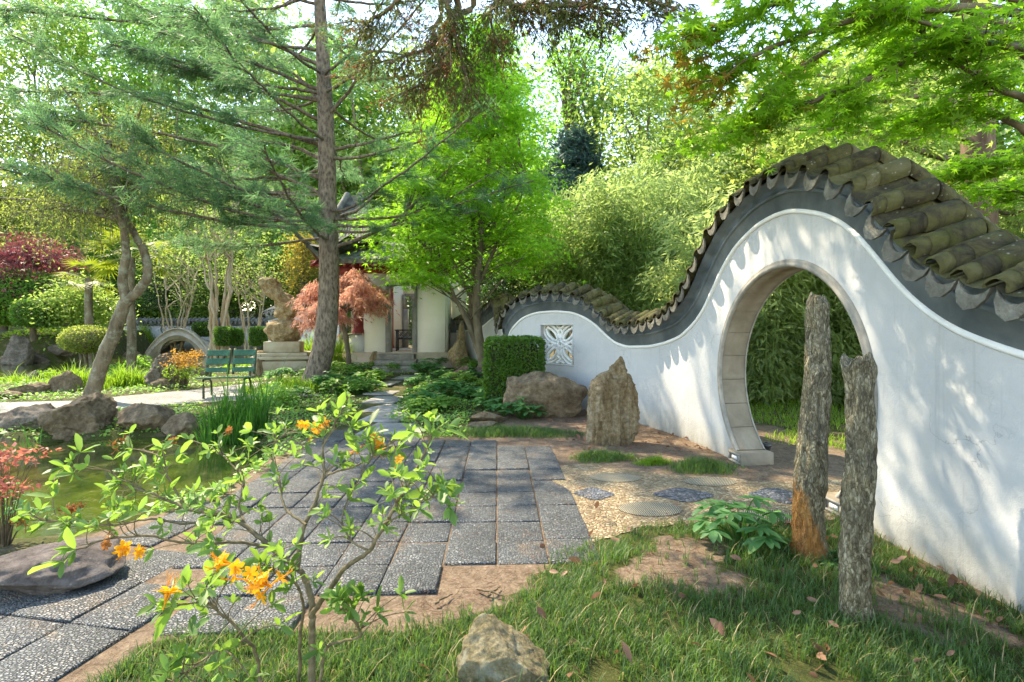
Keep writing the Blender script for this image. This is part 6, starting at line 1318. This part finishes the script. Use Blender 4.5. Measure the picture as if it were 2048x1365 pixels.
for (p0, p1) in (((955,1185),(1010,1200)), ((975,1200),(1000,1180)), ((870,1215),(905,1195))): a, c = G(*p0), G(*p1); tw.tubes(wiggle(bez(a+(0, 0, .02), .5*(a+c)+(0, 0, .04), c+(0, 0, .02), 7), .006, rng(3)), np.linspace(.008, .004, 7), 6)
kind(tw.build('fallen_twigs', MAT['twig'], None, True), 'stuff', 'short bare twigs lying on the straw patch', 'twigs')
# ---------------------------------------------------------------- azalea in front
def azalea():
    r = rng(101); Z = 2.15; b = np.array([-.85, Z, g(-.85, Z)]); root = thing('azalea_shrub', 'young azalea with lime leaves and orange flower trusses in the near grass', 'shrub', None, tuple(b)); Lf = MB(); segs = []; stems = []
    def st(pts, r0, r1, dz):
        q = catmull(trace(pts, Z+np.asarray(dz, float)*np.ones(len(pts)))-b, 7); q = wiggle(q, .0025, r); q[0] = q[0]; segs.append(q); stems.append(MB().tubes(q, np.linspace(r0, r1, len(q)), 9)); return q
    MAT['azalea_bark'] = M_noise('azalea_bark', [(.3, (.085,.065,.035)), (.55, (.17,.135,.075)), (.75, (.26,.22,.14))], 30, bs=.3, bscale=90, bd=.003)
    st([(622,1420),(624,1330),(622,1240),(612,1190),(592,1140),(540,1098),(490,1055),(440,1028),(370,1012),(300,985),(240,970)], .0165, .004, np.linspace(0, .25, 11))
    st([(594,1142),(602,1090),(612,1050),(640,1000),(655,950),(652,905),(672,860),(690,812)], .012, .003, np.linspace(0, .30, 8))
    st([(622,1235),(650,1190),(690,1140),(735,1100),(762,1050),(785,1005),(820,950),(850,900),(862,868)], .012, .003, np.linspace(0, -.15, 9))
    st([(540,1098),(470,1085),(390,1085),(300,1072),(215,1078),(150,1100)], .007, .003, np.linspace(.1, -.25, 6))
    st([(440,1028),(380,1045),(300,1040),(220,1052),(120,1046),(60,1040)], .006, .0025, np.linspace(.2, .0, 6))
    st([(490,1055),(480,1010),(490,960),(470,930),(430,900),(380,880)], .006, .0025, np.linspace(.15, .55, 6))
    st([(612,1050),(570,1010),(560,960),(545,920),(560,880),(600,858)], .006, .0025, np.linspace(.05, .5, 6))
    st([(600,1400),(596,1300),(602,1240),(590,1180),(560,1150),(520,1130)], .008, .003, np.linspace(.05, -.15, 6))
    st([(640,1400),(650,1330),(660,1290),(720,1275),(715,1240),(680,1190)], .007, .003, np.linspace(-.05, -.1, 6))
    st([(520,1365),(505,1310),(490,1280),(450,1240),(410,1210),(350,1215)], .007, .003, np.linspace(-.15, -.35, 6))
    st([(735,1100),(700,1070),(690,1020),(720,960),(745,910)], .005, .002, np.linspace(-.05, .2, 5))
    st([(370,1012),(340,960),(330,920),(300,905),(255,895)], .005, .002, np.linspace(.2, .35, 5))
    st([(300,985),(245,960),(200,940),(130,935)], .004, .002, np.linspace(.25, .2, 4))
    st([(655,950),(720,930),(770,895),(800,880)], .005, .002, np.linspace(.2, .3, 4))
    st([(762,1050),(810,1030),(850,1000),(880,990)], .004, .002, np.linspace(-.1, -.2, 4))
    st([(490,1280),(440,1300),(380,1340),(330,1370)], .005, .002, np.linspace(-.25, -.5, 4))
    def whorl(c, d, n, s):
        a = np.arange(n)*2*np.pi/n+r.uniform(0, 3); d = nrm(d); u = nrm(np.cross(d, (.3, .2, 1))); v = np.cross(d, u); dd = (np.cos(a)[:, None]*u+np.sin(a)[:, None]*v)*r.uniform(.7, 1.1)+d*.75; leaves(Lf, np.broadcast_to(c, (n, 3)), s*r.uniform(.6, 1.25, n), 'oval', r, d=dd, up=.6, jit=.18, droop=.12, wid=1.0)
    for si, q in enumerate(segs):
        n = len(q); whorl(q[-1], q[-1]-q[-3], 6, .068)
        if si in (0, 2): lo_ = .42
        elif si in (7, 8, 9): lo_ = .55
        else: lo_ = .2
        for k in range(int(n*.5)):
            u = r.uniform(lo_, .97); i = min(int(u*(n-1)), n-2); t = nrm(q[i+1]-q[i]); d = nrm(t*.6+r.normal(0, .6, 3)+np.array([0, 0, .35])); l = r.uniform(.05, .15); e = q[i]+d*l; stems[si].tubes(bez(q[i], q[i]+t*l*.4, e, 5), np.linspace(.0028, .0014, 5), 5); whorl(e, d, r.integers(4, 7), r.uniform(.04, .068))
    for (px, py, dz) in [(735,875,.1),(900,995,-.2),(800,955,0),(765,1030,-.05),(840,985,-.1),(560,1250,-.3),(410,1190,-.2),(380,1265,-.45),(640,1300,-.15),(440,1330,-.5),(500,1355,-.5),(545,1210,-.35),(590,1090,-.2),(435,1140,-.3),(660,1080,-.1),(700,1060,-.1),(430,1100,-.1),(800,1190,.1),(810,1225,-.1),(335,1345,-.55)]:
        c = P(px, py, Z+dz)-b; si = int(np.argmin([np.linalg.norm(s-c, axis=1).min() for s in segs])); q = segs[si]; i = int(np.argmin(np.linalg.norm(q-c, axis=1))); stems[si].tubes(bez(q[i], .5*(q[i]+c)+(0, 0, .03), c, 6), np.linspace(.0032, .0016, 6), 5); whorl(c, c-q[i]+(0, 0, .05), 5, .062)
    for sm_ in stems: sm_.build('stem', MAT['azalea_bark'], root, True)
    Lf.build('foliage', MAT['leaf_azalea'], root)
    pet = ([(0,0,0),(.35,-.13,.05),(.35,.13,.05),(.38,0,.01),(.75,-.20,.02),(.75,.20,.02),(.78,0,-.05),(1,-.07,-.16),(1,.07,-.16),(1.04,0,-.18)], [(1,4,6,3),(3,6,5,2),(4,7,9,6),(6,9,8,5)], [(0,1,3),(0,3,2)])
    def truss(px, py, dz, nf, s, mat='flower', name='flower_truss'):
        c = P(px, py, Z+dz)-b; m = MB()
        for k in range(nf):
            o = nrm(r.normal(0, 1, 3)*np.array([1, .7, .6])+np.array([0, -.35, .05])); fc = c+o*s*.75; m.tubes(bez(c-o*.01, c+o*s*.3, fc, 5), np.array([.0018, .002, .0025, .0035, .005])*s/.04, 6)
            u = nrm(np.cross(o, (.2, .1, 1))); v = np.cross(o, u); a = np.arange(5)*2*np.pi/5+r.uniform(0, 1); dd = np.cos(a)[:, None]*u+np.sin(a)[:, None]*v+o*.55; m.scatter(*pet, np.broadcast_to(fc, (5, 3)), orient(dd, np.broadcast_to(o, (5, 3))), np.stack([s*.8*r.uniform(.85, 1.1, 5), np.full(5, s*1.25), np.full(5, s*.8)], -1))
            for q_ in range(5): e = fc+o*s*1.25+r.normal(0, .12*s, 3)+(0, 0, -.25*s); m.tubes(bez(fc, fc+o*s*.8+(0, 0, -.3*s), e+(0, 0, .2*s), 6), np.full(6, .0009), 4)
        m.build(name, MAT[mat], root)
    for (px, py, dz, nf, s) in [(462,1128,-.3,4,.042),(492,1160,-.32,3,.042),(540,1172,-.35,5,.044),(328,1214,-.45,2,.05),(640,852,.4,5,.04),(612,848,.42,2,.034),(752,886,.3,6,.042),(726,892,.3,3,.036),(805,918,.1,2,.03),(250,1090,-.2,3,.034),(268,1108,-.2,2,.03)]: truss(px, py, dz, nf, s)
    for (px, py, dz, nf, s) in [(148,1018,.1,7,.028),(52,1040,0,4,.026),(240,890,.35,5,.026),(345,880,.4,4,.02),(462,860,.5,4,.022),(215,1085,-.2,4,.022)]: truss(px, py, dz, nf, s, 'withered', 'withered_truss')
azalea()
